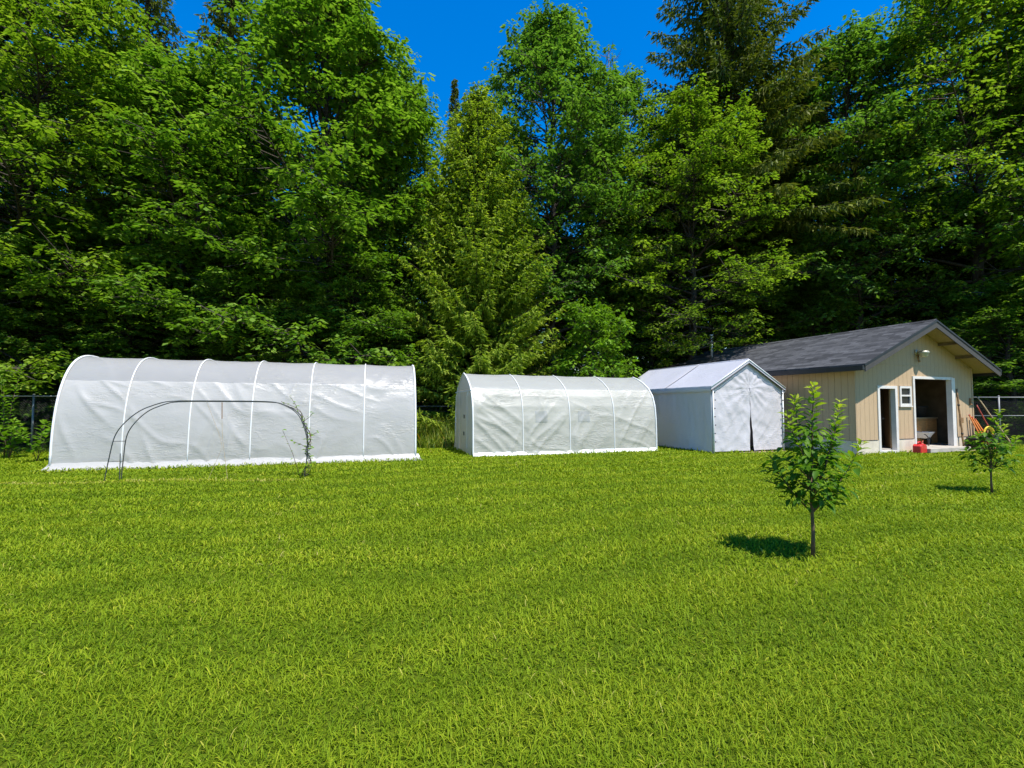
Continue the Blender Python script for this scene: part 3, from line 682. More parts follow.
def greenhouse_gothic():
    o=thing('greenhouse','shorter cream plastic tunnel greenhouse with pointed ridge and zipped end door','greenhouse',(G2[0],G2[1],0),A2)
    L,W,H=L2,W2,2.42
    half=[(0,0),(.005,.5),(.02,1.0),(.07,1.42),(.19,1.74),(.42,2.0),(.75,2.2),(1.06,2.335),(W/2,H)]
    full=half+[(W-y,z) for y,z in half[-2::-1]]
    seg=[0]
    for a,b in zip(full,full[1:]): seg.append(seg[-1]+math.hypot(b[0]-a[0],b[1]-a[1]))
    tot=seg[-1]
    def prof(t):
        d=min(max(t,0),1)*tot
        for i in range(len(full)-1):
            if d<=seg[i+1]+1e-9:
                f=(d-seg[i])/(seg[i+1]-seg[i]); return full[i][0]+(full[i+1][0]-full[i][0])*f, full[i][1]+(full[i+1][1]-full[i][1])*f
        return full[-1]
    hx=[L*k/4 for k in range(5)]; xs=lin(0,L,150); hg=lambda x:1-.012*x/L
    ts=next(t/400 for t in range(400) if prof(t/400)[1]>1.93)
    sheet(prof,xs,hx,0,ts,60,hg,21.3,2.3).build('side_sheet',MAT['film_cream'],o,True,fixn=False)
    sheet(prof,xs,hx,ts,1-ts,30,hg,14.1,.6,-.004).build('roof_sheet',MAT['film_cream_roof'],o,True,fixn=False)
    sheet(prof,xs,hx,1-ts,1,20,hg,18.2,1.2).build('side_sheet',MAT['film_cream'],o,True,fixn=False)
    for x in hx:
        mb=MB(); mb.tube([(x,(prof(k/60)[0]-W/2)*1.008+W/2,prof(k/60)[1]*hg(x)*1.003) for k in range(61)],.023 if x in (hx[0],hx[-1]) else .014,8); mb.build('hoop',MAT['pvc'],o,True)
    for t in (.19,ts,.5,1-ts,.81):
        y,z=prof(t); mb=MB(); mb.tube([(x,y+(W/2-y)*.025,z*hg(x)*.985) for x in lin(.02,L-.02,12)],.012,6); mb.build('purlin',MAT['pvc'],o,True)
    # window flaps on the front side
    for u in (2.05,3.42):
        ta=next(t/400 for t in range(400) if prof(t/400)[1]>.95); tb=next(t/400 for t in range(400) if prof(t/400)[1]>1.27)
        sheet(prof,lin(u-.19,u+.19,14),hx,ta,tb,10,hg,21.3,2.3,.010).build('window_flap',MAT['film_cream_roof'],o,True,fixn=False)
    # bottom hem
    mb=MB(); mb.v=[]
    nx=100
    for k,(y,z) in enumerate([(-.006,.12),(-.03,.045),(-.085,.014)]):
        for i in range(nx+1):
            x=L*i/nx; mb.v.append((x,y+.012*fb(x*6,k),max(.006,z+.008*fb(x*9,k,4))))
    for k in range(2):
        for i in range(nx): mb.f.append((k*(nx+1)+i,k*(nx+1)+i+1,(k+1)*(nx+1)+i+1,(k+1)*(nx+1)+i))
    mb.build('hem',MAT['pvc'],o,True,fixn=False)
    # far end
    mb=MB(); poly=[(prof(k/60)[0],prof(k/60)[1]*hg(L)) for k in range(61)]
    mb.add([(L-.012,y,z) for y,z in poly],[tuple(range(61))]); mb.build('end_panel',MAT['film_cream'],o,fixn=False)
    # near end: two side panels, a tympanum and a loose zipped door
    def edge(z):  # y of the profile at height z on the near side
        for k in range(300):
            if prof(k/600)[1]>=z: return prof(k/600)[0]
        return W/2
    mb=MB(); zt=1.86
    for (ya,yb,fl) in ((0,.72,1),(W-.72,W,-1)):
        nz=16; ny=8
        b=len(mb.v)
        for j in range(nz+1):
            z=.02+(zt-.02)*j/nz; e=edge(z) if fl>0 else W-edge(z)
            for i in range(ny+1):
                y=(e+(yb-e)*i/ny) if fl>0 else (ya+(e-ya)*i/ny)
                mb.v.append((-.006-.05*max(0,1-z/.7)**2-.02*fb(y*4,z*2.2,fl),y,z))
        for j in range(nz):
            for i in range(ny): mb.f.append((b+j*(ny+1)+i,b+j*(ny+1)+i+1,b+(j+1)*(ny+1)+i+1,b+(j+1)*(ny+1)+i))
    tp=[(prof(k/60)[0],prof(k/60)[1]) for k in range(61) if prof(k/60)[1]>=zt-.02]
    mb.add([(-.004,y,z) for y,z in tp],[tuple(range(len(tp)))])
    mb.build('end_panel',MAT['film_cream'],o,True,fixn=False)
    mb=MB(); nz=18; ny=14
    for j in range(nz+1):
        z=.05+(zt+.03-.05)*j/nz
        for i in range(ny+1):
            y=.74+(W-.74-.74)*i/ny; mb.v.append((.012-.045*fb(y*3,z*1.3,7)-.03*math.sin(i/ny*math.pi)*(1-z/zt),y,z))
    for j in range(nz):
        for i in range(ny): mb.f.append((j*(ny+1)+i,j*(ny+1)+i+1,(j+1)*(ny+1)+i+1,(j+1)*(ny+1)+i))
    mb.build('door_flap',MAT['film_cream'],o,True,fixn=False)
    for y in (.73,W-.73):
        mb=MB(); mb.bar((-.03,y,.04),(-.025,y,zt),.03,.008,(1,0,0)); mb.build('zip',MAT['pvc'],o)
    mb=MB(); mb.bar((-.03,.1,zt),(-.03,W-.1,zt),.014,.03); mb.build('lintel_tube',MAT['pvc'],o)
    for y in (.5,W-.45):
        mb=MB(); mb.tube([(-.04,y,1.83),(-.06,y+.06,1.7),(-.05,y+.12,1.55)],[.012,.016,.006],5); mb.build('tie_strap',MAT['pvc'],o)
    for y,z in ((.9,1.05),(.93,.55)):
        mb=MB(); mb.box(-.085,y,z,-.06,y+.035,z+.11); mb.build('zip_pull',MAT['black'],o)
greenhouse_gothic()

# ------------------------------------------------------------------ white gabled tent
def tent():
    o=thing('carport_tent','grey white gabled storage tent with slit door beside the shed','tent',(G3[0],G3[1],0),A3)
    W,L,E,Hr=W3,L3,2.02,2.86; ov=.07
    def roofz(x): return Hr-(Hr-E)*abs(x-W/2)/(W/2)
    # frame
    for y in (.02,L/2,L-.02):
        for x in (.03,W-.03):
            mb=MB(); mb.tube([(x,y,0),(x,y,E-.02)],.022,8); mb.build('pole',MAT['pvc'],o,True)
        mb=MB(); mb.tube([(.03,y,E-.03),(W/2,y,Hr-.04),(W-.03,y,E-.03)],.022,8); mb.build('rafter',MAT['pvc'],o,True)
    # roof cover, two halves meeting at the ridge, sagging between rafters
    for si,sg in enumerate((-1,1)):
        mb=MB(); nx,ny=16,60
        for j in range(ny+1):
            y=-ov+(L+2*ov)*j/ny; q=(y%(L/2))/(L/2)
            for i in range(nx+1):
                f=i/nx; x=W/2+sg*(W/2+.05)*f
                z=Hr-(Hr-E)*f*(1.035)+.012-.03*math.sin(math.pi*q)*math.sin(math.pi*f)+.008*fb(x*3,y*2.5,si)*f
                mb.v.append((x,y,z))
        for j in range(ny):
            for i in range(nx): mb.f.append((j*(nx+1)+i,j*(nx+1)+i+1,(j+1)*(nx+1)+i+1,(j+1)*(nx+1)+i))
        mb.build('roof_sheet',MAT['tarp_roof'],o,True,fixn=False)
        # valance along the eave
        mb=MB(); xe=W/2+sg*(W/2+.052); ze=E-.02
        for k,(dz,dx) in enumerate(((.02,0),(-.05,.018),(-.11,.012),(-.145,-.004))):
            for j in range(ny*2+1):
                y=-ov+(L+2*ov)*j/(ny*2); mb.v.append((xe+sg*(dx+.012*fb(y*3.7,k*.6,si)*k/2),y,ze+dz-.012*abs(fb(y*2.2,4,si))*k))
        for k in range(3):
            for j in range(ny*2): mb.f.append((k*(ny*2+1)+j,k*(ny*2+1)+j+1,(k+1)*(ny*2+1)+j+1,(k+1)*(ny*2+1)+j))
        mb.build('valance',MAT['tarp_roof'],o,True,fixn=False)
        # front hem of the roof
        a=(W/2,-ov-.006,Hr+.004); b=(xe,-ov-.006,E-.015)
        mb=MB(); mb.bar(a,b,.012,.11,(0,1,0)); 
        mb=MB(); va=Vector(a); vb=Vector(b); dn=Vector((0,0,-.105))
        mb.add([va,vb,vb+dn,va+dn,va+Vector((0,.01,0)),vb+Vector((0,.01,0)),vb+dn+Vector((0,.01,0)),va+dn+Vector((0,.01,0))],[(0,1,2,3),(4,7,6,5),(0,4,5,1),(3,2,6,7),(1,5,6,2),(0,3,7,4)])
        mb.build('roof_hem',MAT['tarp'],o)
        mb=MB(); mb.tube([va+Vector((0,-.012,-.115)),vb+Vector((0,-.012,-.115))],.012,6); mb.build('hem_cord',MAT['black'],o)
        mb=MB(); mb.tube([va+Vector((0,-.004,-.01)),vb+Vector((0,-.004,-.01))],.018,8); mb.build('hem_tube',MAT['pvc'],o,True)
    mb=MB(); mb.tube([(W/2,-ov+.01,Hr+.01),(W/2,L+ov,Hr+.01)],.02,8); mb.build('ridge_seam',MAT['tarp_roof'],o,True)
    mb=MB(); mb.bar((W/2-.03,L*.42,Hr+.02),(-.05,L*.42,E+.012),.05,.006); mb.build('roof_seam',MAT['tarp'],o)
    # side curtains
    for x,sg in ((.0,-1),(W,1)):
        mb=MB(); ny,nz=120,30
        for j in range(nz+1):
            z=.03+(E-.06)*j/nz
            for i in range(ny+1):
                y=L*i/ny; pole=abs(math.sin(math.pi*y/(L/2)))
                mb.v.append((x+sg*(.004-.035*pole*math.sin(math.pi*j/nz)+.018*fb(y*2.6,z*.8,sg)+.010*fb(y*7,z*2,sg)),y,z+.03*fb(y*3,1,sg)*(j==0)))
        for j in range(nz):
            for i in range(ny): mb.f.append((j*(ny+1)+i,j*(ny+1)+i+1,(j+1)*(ny+1)+i+1,(j+1)*(ny+1)+i))
        mb.build('side_curtain',MAT['tarp'],o,True,fixn=False)
    # front gable: two wrinkled halves with an open slit, plus the gathered peak
    xm=W/2+.06; zt=1.98
    for sg in (-1,1):
        mb=MB(); nx,nz=36,64
        for j in range(nz+1):
            z=.05+(Hr-.10-.05)*j/nz
            for i in range(nx+1):
                f=i/nx
                gap=.07*max(0,(1-z/1.35))**.8+.008 if z<zt else 0
                x0=xm+sg*gap; xe=(W-.03) if sg>0 else .03
                # limit to under the roof
                lim=(W/2)*(Hr-.09-z)/(Hr-.09-(E-.1)) if z>E-.1 else W/2
                xl=min(max(xe,W/2-max(lim,.005)),W/2+max(lim,.005)); x0=min(max(x0,W/2-max(lim,.004)),W/2+max(lim,.004))
                x=x0+(xl-x0)*f
                dx,dz=x-xm,z-zt; rad=math.hypot(dx,dz); ang=math.atan2(dz,dx)
                fold=.016*math.sin(ang*15+3*fb(x*1.5,z*1.5))*math.exp(-rad*1.5)*min(1,rad*8)
                wr=.022*fb(x*2.6+sg,z*1.9,3)+.010*fb(x*5.2,z*3.1+sg,6)+.010*max(0,1-abs(fb((x+z*.6)*2.2+sg,(x-z)*.7,1))*4)+.009*max(0,1-abs(fb((x-z*.8)*2.0,(x+z)*.6,sg+5))*4)+.005*fb(x*9,z*7,sg)
                edge=min(1,(1-f)*6+.15)
                mb.v.append((x,-.012-(fold+wr)*edge-(.05*max(0,1-z/1.4)*max(0,1-f*4)),z))
        for j in range(nz):
            for i in range(nx): mb.f.append((j*(nx+1)+i,j*(nx+1)+i+1,(j+1)*(nx+1)+i+1,(j+1)*(nx+1)+i))
        mb.build('door_flap',MAT['tarp'],o,True,fixn=False)
    mb=MB(); poly=[(.03,0.03),(W-.03,.03),(W-.03,E-.05),(W/2,Hr-.07),(.03,E-.05)]
    mb.add([(x,L,z) for x,z in poly],[tuple(range(5))]); mb.build('back_panel',MAT['tarp'],o,fixn=False)
    for sgx,xx in ((0,.075),(1,W-.075)):
        for z in (.35,.6,.85,1.1,1.35,1.6,1.82):
            mb=MB(); mb.lathe([(.0,-.02),(.016,-.014),(.022,0),(.016,.014),(0,.02)],(xx+.012*math.sin(z*9),-.075,z),10); mb.build('bungee_ball',MAT['black'],o,True)
    for x in (.035,W-.035):
        mb=MB(); mb.tube([(x,-.05,0.0),(x,-.05,E-.08)],.020,8); mb.build('front_pole',MAT['pvc'],o,True)
    mb=MB(); mb.tube([(W+.03,-.03,E-.1),(W+.75,-.25,.9),(W+1.3,-.45,.02)],.006,5); mb.build('guy_rope',MAT['wire'],o)
    mb=MB(); mb.box(.02,.05,.004,W-.02,L-.02,.012); mb.build('ground_sheet',MAT['black'],o)
tent()

# ------------------------------------------------------------------ shed
def shed():
    o=thing('shed','tan wooden shed with dark shingled gable roof and open doors','shed',(G4[0],G4[1],0),A4)
    W,L=W4,L4; Zr,ov,sv=4.05,.55,.40; m=(4.05-2.62)/(W/2+sv); T=.11
    def top(u): return Zr-m*abs(u-W/2)
    zw=top(0)-T  # wall top at the eave
    w0=.1
    g=MB()
    for u0,u1,z0,z1 in ((0,.97,.40,zw),(.97,1.86,2.02,zw),(1.86,1.98,.40,zw),(2.55,2.65,.40,zw),(1.98,2.55,.40,1.42),(1.98,2.55,2.04,zw),(2.65,4.60,2.34,zw),(4.60,W,.40,zw)):
        g.box(u0,0,z0,u1,w0,z1)
    g.prism([(0,zw),(W,zw),(W/2,Zr-T)],'y',0,w0)
    g.build('gable_wall',MAT['siding'],o,fixn=False)
    mb=MB(); mb.box(-.004,-.012,zw-.012,W+.004,-.002,zw+.012); mb.build('wall_batten',MAT['siding'],o)
    mb=MB(); mb.box(0,w0+.001,.40,.1,L,zw); mb.build('side_wall',MAT['siding'],o)
    mb=MB(); mb.box(W-.1,w0+.001,.40,W,L,zw); mb.build('side_wall',MAT['siding'],o)
    mb=MB(); mb.prism([(.101,.0),(W-.101,.0),(W-.101,zw),(W/2,Zr-T),(.101,zw)],'y',L-.1,L-.002); mb.build('back_wall',MAT['siding'],o)
    for b in ((0,-.022,.955,w0+.02),(1.875,-.022,2.635,w0+.02),(4.80,-.022,W,w0+.02),(-.022,w0+.025,.11,L+.02),(W-.11,w0+.025,W+.022,L+.02)):
        f=MB(); f.box(b[0],b[1],0,b[2],b[3],.395); f.build('foundation',MAT['concrete'],o)
    for u0,u1 in ((-.018,.03),(W-.04,W+.018)):
        mb=MB(); mb.box(u0,-.018,.418,u1,-.002,zw-.014); mb.build('corner_trim',MAT['siding'],o)
    for u0,u1 in ((.03,.90),(1.93,2.58),(4.80,W-.04)):
        mb=MB(); mb.box(u0,-.028,.397,u1,-.003,.416); mb.build('sill_board',MAT['grey_trim'],o)
    mb=MB(); mb.box(.115,.125,.05,W-.115,L-.11,.12); mb.build('floor_slab',MAT['slab'],o)
    mb=MB(); mb.box(2.66,-.42,.0,4.72,.118,.128); mb.build('door_step',MAT['slab'],o,bevel=.012)
    mb=MB(); mb.box(2.60,w0+.03,.125,2.66,4.0,2.6); mb.box(2.7,3.2,.125,W-.12,3.26,2.6); mb.build('interior_wall',MAT['interior'],o)
    mb=MB(); mb.box(.12,w0+.03,zw-.08,W-.12,L-.12,zw-.04); mb.build('interior_ceiling',MAT['interior'],o)
    mb=MB(); mb.box(.108,w0+.03,.13,.118,L-.12,zw-.09); mb.box(W-.118,w0+.03,.13,W-.108,L-.12,zw-.09); mb.build('interior_lining',MAT['interior'],o)
    # roof
    roof=MB()
    def slab(sg,t0,t1,y0,y1,e):
        ue=W/2+sg*(W/2+sv+e)
        return [(W/2,Zr-t0),(ue,top(ue)-t0),(ue,top(ue)-t1),(W/2,Zr-t1)]
    for sg in (-1,1): roof.prism(slab(sg,0,.045,0,0,.04),'y',-ov-.03,L+.12)
    r=roof.build('roof',MAT['shingle'],o)
    rc=MB()
    n=30
    for i in range(n):
        y0=-ov-.035+(L+.12+ov+.03)*i/n; y1=y0+(L+.12+ov)/n+.02
        rc.add([(W/2,y0,Zr+.022+.002*(i%2)),(W/2-.13,y0,Zr-.13*m+.012+.002*(i%2)),(W/2-.13,y1,Zr-.13*m+.006),(W/2,y1,Zr+.016),(W/2+.13,y0,Zr-.13*m+.012+.002*(i%2)),(W/2+.13,y1,Zr-.13*m+.006)],[(0,1,2,3),(0,3,5,4)])
    rc.build('ridge_cap',MAT['shingle'],r,fixn=False)
    for sg in (-1,1):
        mb=MB(); mb.prism(slab(sg,.048,.10,0,0,0),'y',-ov+.012,L+.10); mb.build('soffit',MAT['soffit'],r)
        mb=MB(); ue=W/2+sg*(W/2+sv)
        mb.prism([(W/2,Zr-.046),(ue,top(ue)-.046),(ue,top(ue)-.24),(W/2,Zr-.24)],'y',-ov-.022,-ov+.010); mb.build('barge_board',MAT['grey_trim'],r)
        mb=MB(); mb.prism([(W/2,Zr-.004),(ue+sg*.04,top(ue)-.02),(ue+sg*.04,top(ue)-.075),(W/2,Zr-.062)],'y',-ov-.040,-ov-.031); mb.build('drip_edge',MAT['black'],r)
        mb=MB(); x0=ue+sg*.003; mb.box(min(x0,x0+sg*.10),-ov-.01,top(ue)-.20,max(x0,x0+sg*.10),L+.10,top(ue)-.055); mb.build('gutter',MAT['black'],r,bevel=.01)
    for u in (W/2+.10,W/2+1.15,W/2+2.05,W/2-1.2,W/2-2.2):
        z=top(u)-.10; mb=MB(); mb.box(u-.03,-ov+.014,z-.10,u+.03,-.004,z-.03 if abs(u-W/2)>.3 else z-.06); mb.build('lookout',MAT['interior'],r)
    mb=MB(); uf,yf=1.9,7.55; zf=top(uf)
    mb.tube([(uf,yf,zf-.1),(uf,yf,zf+.95)],.05,12); mb.lathe([(.02,1.05),(.085,1.03),(.09,.95),(.055,.93)],(uf,yf,zf),14); mb.build('flue_pipe',MAT['flue'],o,True)
    # narrow door
    fr=MB()
    fr.box(.96,-.03,0,1.055,.11,2.03); fr.box(1.765,-.03,0,1.87,.11,2.03); fr.box(1.0551,-.03,1.945,1.7649,.11,2.03); fr.box(1.0551,-.04,.0,1.7649,.11,.085)
    fr.build('door_frame',MAT['white'],o)
    d=MB(); h=Vector((1.755,.12)); v=Vector((.74,.67)).normalized(); nn=Vector((-v.y,v.x)); e=h+v*.70
    q=[h+nn*.022,h-nn*.022,e-nn*.022,e+nn*.022]; d.prism([(p.x,p.y) for p in q],'z',.125,1.94); dd=d.build('door',MAT['brown'],o)
    kb=MB(); kp=h+v*.62+nn*.06; kb.lathe([(0,-.03),(.025,-.02),(.03,0),(.025,.02),(0,.03)],(kp.x,kp.y,1.02),10); kb.build('handle',MAT['lampmetal'],dd,True)
    # window
    wf=MB(); a0,a1,b0,b1=1.99,2.54,1.43,2.03
    for u0,u1,z0,z1 in ((a0,a0+.065,b0,b1),(a1-.065,a1,b0,b1),(a0+.0651,a1-.0651,b1-.065,b1),(a0+.0651,a1-.0651,b0,b0+.065),(a0+.0651,a1-.0651,1.715,1.765)): wf.box(u0,-.035,z0,u1,.04,z1)
    wi=wf.build('window',MAT['white'],o)
    mb=MB(); mb.box(a0+.06,.0,b0+.06,a1-.06,.012,b1-.06); mb.build('pane',MAT['glass'],wi)
    mb=MB(); mb.box(a0-.03,-.05,b0-.04,a1+.03,-.002,b0-.003); mb.build('sill',MAT['white'],wi)
    # wide doorway
    fr=MB(); fr.box(2.64,-.03,.13,2.725,.11,2.35); fr.box(2.7251,-.03,2.27,4.5999,.11,2.35); fr.build('door_frame',MAT['white'],o)
    mb=MB(); mb.box(4.588,-.045,.13,4.665,.11,2.345); mb.box(4.6651,-.034,.10,4.79,-.003,2.33); mb.build('door',MAT['white'],o)
    # lamp
    lm=MB(); lx,lz=2.92,3.06
    lm.lathe([(0,.09),(.11,.075),(.145,.035),(.14,.0),(.115,-.02),(.11,-.08),(.085,-.12),(0,-.13)],(lx,-.19,lz),18)
    lm.bar((lx-.05,-.003,lz+.05),(lx,-.20,lz+.05),.06,.05); lm.box(lx-.10,-.035,lz-.03,lx-.0,-.003,lz+.13)
    la=lm.build('wall_lamp',MAT['lampmetal'],o,True)
    mb=MB(); mb.tube([(lx-.02,-.04,lz-.02),(lx-.03,-.07,lz-.22)],[.02,.03],8); mb.lathe([(0,0),(.03,-.01),(.035,-.06),(0,-.08)],(lx-.03,-.08,lz-.2),10); mb.build('motion_sensor',MAT['brown'],la,True)
    mb=MB(); mb.box(5.02,-.06,.86,5.14,-.003,1.04); mb.build('outlet_box',MAT['brown'],o,bevel=.008)
    mb=MB(); mb.box(5.60,-.05,1.45,5.70,-.003,1.68); mb.build('meter_box',MAT['brown'],o,bevel=.01)
shed()

def S(u,v,z=0): x,y=world(u,v,G4,A4); return (x,y,z)
def sthing(name,label,cat,u,v,z=0,rz=0,group=None): return thing(name,label,cat,S(u,v,z),A4+rz,group)

# red fuel can
def fuel_can():
    o=sthing('fuel_can','red plastic fuel can on the grass between the two shed doors','fuel can',2.36,-.30,.0,R(12)); o.scale=(1.22,1.1,.84)
    b=MB(); b.prism([(-.19,0),(.19,0),(.20,.03),(.20,.25),(.12,.315),(-.13,.33),(-.20,.27),(-.20,.03)],'y',-.10,.10); b.build('body',MAT['red'],o,bevel=.028)
    h=MB(); h.tube([(-.13,0,.32),(-.11,0,.40),(.02,0,.41),(.09,0,.32)],.02,8); h.build('handle',MAT['red'],o,True)
    c=MB(); c.tube([(.13,0,.28),(.16,0,.35)],.035,12); c.tube([(.16,0,.35),(.22,0,.43)],[.018,.012],8); c.build('spout',MAT['redwood'],o,True)
fuel_can()

def barrow(name,label,u,v,z,rz,mat,sc=1.0):
    o=sthing(name,label,'wheelbarrow',u,v,z,rz); o.scale=(sc,sc,sc)
    t=MB(); prof=[]
    bot=[(-.28,-.17),(.30,-.12),(.30,.12),(-.28,.17)]; rim=[(-.42,-.31),(.50,-.25),(.50,.25),(-.42,.31)]
    vs=[(x,y,.34) for x,y in bot]+[(x,y,.60) for x,y in rim]+[(x*1.05,y*1.07,.605) for x,y in rim]+[(x*1.0,y*1.0,.585) for x,y in rim]+[(x,y*1.05,.325) for x,y in bot]
    fs=[(0,1,2,3)]+[(i,(i+1)%4,(i+1)%4+4,i+4) for i in range(4)]+[(i+4,(i+1)%4+4,(i+1)%4+8,i+8) for i in range(4)]+[(i+8,(i+1)%4+8,(i+1)%4+16,i+16) for i in range(4)]+[(16,17,18,19)]
    t.add(vs,fs); t.build('tray',mat,o,bevel=.012)
    for s in (-1,1):
        h=MB(); h.tube([(.62,s*.05,.20),(.1,s*.20,.31),(-.45,s*.27,.40),(-.80,s*.29,.52),(-.95,s*.29,.54)],.018,8); h.build('handle',MAT['rubber'],o,True)
        l=MB(); l.tube([(-.15,s*.22,.33),(-.24,s*.24,.0),(-.40,s*.25,.0),(-.42,s*.25,.38)],.014,7); l.build('leg',MAT['rubber'],o,True)
    w=MB(); from mathutils import Matrix
    M=Matrix.Rotation(R(90),4,'X')
    w.lathe([(.11,-.045),(.17,-.04),(.195,0),(.17,.04),(.11,.045)],(.62,0,.195),20,M); wh=w.build('wheel',MAT['rubber'],o,True)
    w=MB(); w.lathe([(.02,-.05),(.11,-.03),(.115,0),(.11,.03),(.02,.05)],(.62,0,.195),16,M); w.build('rim',MAT['steel'],wh,True)
barrow('wheelbarrow','grey wheelbarrow parked outside by the shed right corner, under the orange stakes',5.75,-.42,0,R(8),MAT['greytray'],.85)
barrow('wheelbarrow','pale wheelbarrow inside the wide shed doorway in front of the wooden cabinet',4.15,.55,.122,R(12),MAT['white'],.72)

def cabinet():
    o=sthing('wooden_cabinet','brown wooden cabinet inside the shed behind the wide doorway','cabinet',4.72,1.05,.122,0)
    b=MB(); b.box(-.62,-.25,0,.62,.25,.86); b.build('body',MAT['cabinet'],o,bevel=.006)
    b=MB(); b.box(-.65,-.28,.863,.65,.27,.90); b.build('top',MAT['palewood'],o,bevel=.006)
    for x in (-.31,.31):
        d=MB(); d.box(x-.28,-.268,.08,x+.28,-.252,.80); dd=d.build('door',MAT['cabinet'],o,bevel=.004)
        k=MB(); k.lathe([(0,-.015),(.015,0),(0,.015)],(x-.2*(1 if x>0 else -1),-.285,.5),8); k.build('knob',MAT['steel'],dd)
cabinet()
def bin_():
    o=sthing('rubbish_bin','black tub standing on top of the wooden cabinet in the shed','tub',4.75,1.05,1.024)
    b=MB(); b.lathe([(0,0),(.22,0),(.27,.34),(.29,.35),(.29,.38),(.26,.38),(.21,.03),(0,.03)],(0,0,0),20); b.build('body',MAT['rubber'],o,True)
    h=MB()
    for s in (-1,1): h.tube([(s*.28,-.06,.33),(s*.33,-.05,.30),(s*.33,.05,.30),(s*.28,.06,.33)],.012,6)
    h.build('handles',MAT['rubber'],o)
bin_()
def lean(name,label,cat,p,q,r,mat,head=None,group=None):
    p=Vector(p);q=Vector(q)
    o=thing(name,label,cat,p,0,group); d=q-p; rr=random.Random(len(label))
    n=9; mb=MB(); mb.tube([d*(i/n)+Vector((rr.gauss(0,r*.15),rr.gauss(0,r*.15),0))*(0<i<n) for i in range(n+1)],[r*(1.12-.2*i/n) for i in range(n+1)],9); mb.build('shaft',mat,o,True)
    u=d.normalized()
    if head=='rake':
        h=MB(); h.bar(u*(-.0)+Vector((-.2,0,.06)),Vector((.2,0,.06)),.03,.03)
        for k in range(11): h.tube([(-.2+.04*k,0,.06),(-.2+.04*k,-.03,.0)],.006,5)
        h.build('rake_head',MAT['steel'],o)
    elif head=='ferrule':
        h=MB(); h.tube([u*-.005,u*.16],r*1.35,10); h.build('ferrule',MAT['steel'],o,True)
    elif head=='bands':
        h=MB()
        for k in (.25,.72): h.tube([u*(d.length*k),u*(d.length*k+.05)],r*1.35,10)
        h.build('band',MAT['black'],o,True)
    return o
a=S(4.93,-.14,0.0);b=S(4.86,-.035,1.98)
lean('wooden_post','thin brown post leaning upright against the wall right of the wide doorway','post',a,b,.026,MAT['brown'],'bands')
lean('long_pole','pale wooden pole leaning diagonally against the right corner of the shed','pole',S(6.75,-.62,0),S(5.86,-.10,1.72),.020,MAT['palewood'],'ferrule')
lean('long_pole','dark red pole leaning diagonally below the pale pole at the shed corner','pole',S(6.30,-.45,0),S(5.88,-.06,1.46),.020,MAT['redwood'],'ferrule')
def stakes():
    lab=('orange wooden stake behind the outside wheelbarrow, closest to the wall','orange wooden stake in the middle of the three behind the wheelbarrow','orange wooden stake nearest the yellow hose coil')
    for i in range(3):
        o=thing('orange_stake',lab[i],'stake',S(5.55+.12*i,-.28-.05*i,0),A4,'orange stakes by the shed corner')
        mb=MB(); mb.bar((.16,-.10,.0),(-.10+.02*i,.22+.04*i,1.12-.07*i),.055,.022,(0,1,0)); mb.build('shaft',MAT['orange'],o,bevel=.004)
        mb=MB(); mb.bar((-.092+.02*i,.21+.04*i,1.09-.07*i),(-.104+.02*i,.222+.04*i,1.135-.07*i),.058,.026,(0,1,0)); mb.build('end_cap',MAT['redwood'],o)
stakes()
def coil():
    o=sthing('hose_coil','yellow hose coil hung behind the outside wheelbarrow','hose',5.92,-.34,.48,R(-15))
    mb=MB()
    for k in range(6):
        r=.19-.022*(k%3); n=28; mb.tube([(r*math.cos(6.283*i/n),-.03*(k//3)+.012*k,1.25*r*math.sin(6.283*i/n)+.02) for i in range(n+1)],.018,7,False)
    mb.build('loops',MAT['yellow'],o,True)
    mb=MB(); mb.tube([(.15,0,-.15),(.24,-.1,-.36),(.30,-.16,-.46)],.018,7); mb.build('loose_end',MAT['yellow'],o,True)
    mb=MB(); mb.bar((0,.045,.28),(0,.045,-.48),.05,.03); mb.build('stand',MAT['brown'],o)
coil()
def pots():
    o=sthing('plant_pot','black nursery pot between the brown post and the orange stakes','pot',5.30,-.25)
    mb=MB(); mb.lathe([(0,0),(.15,0),(.19,.34),(.205,.34),(.205,.39),(.18,.39),(.14,.03),(0,.03)],(0,0,0),20); mb.build('pot',MAT['rubber'],o,True)
    s=MB(); s.lathe([(0,.345),(.17,.335)],(0,0,0),16); s.build('soil',MAT['brown'],o)
pots()
def cans():
    for i,(u,v,c,l) in enumerate(((1.25,.9,'white','white paint can inside the narrow doorway, on the floor'),(1.42,.75,'steel','metal paint can inside the narrow doorway, beside the white one'))):
        o=sthing('paint_can',l,'paint can',u,v,.122,0,'paint cans in the shed')
        mb=MB(); mb.lathe([(0,0),(.085,0),(.085,.19),(.092,.195),(.085,.20),(.07,.19),(0,.19)],(0,0,0),18); mb.build('body',MAT[c],o,True)
        h=MB(); h.tube([(-.087,0,.15),(-.08,-.06,.23),(0,-.09,.25),(.08,-.06,.23),(.087,0,.15)],.004,5); h.build('handle',MAT['wire'],o)
    o=sthing('storage_shelf','dark wooden shelf unit inside the narrow doorway','shelf',.75,1.6,.122)
    for x in (-.5,.5):
        b=MB(); b.box(x-.02,-.2,0,x+.02,.2,1.9); b.build('side_panel',MAT['brown'],o)
    for z in (.3,.75,1.2,1.65):
        b=MB(); b.box(-.479,-.2,z,.479,.2,z+.03); b.build('shelf',MAT['brown'],o)
cans()

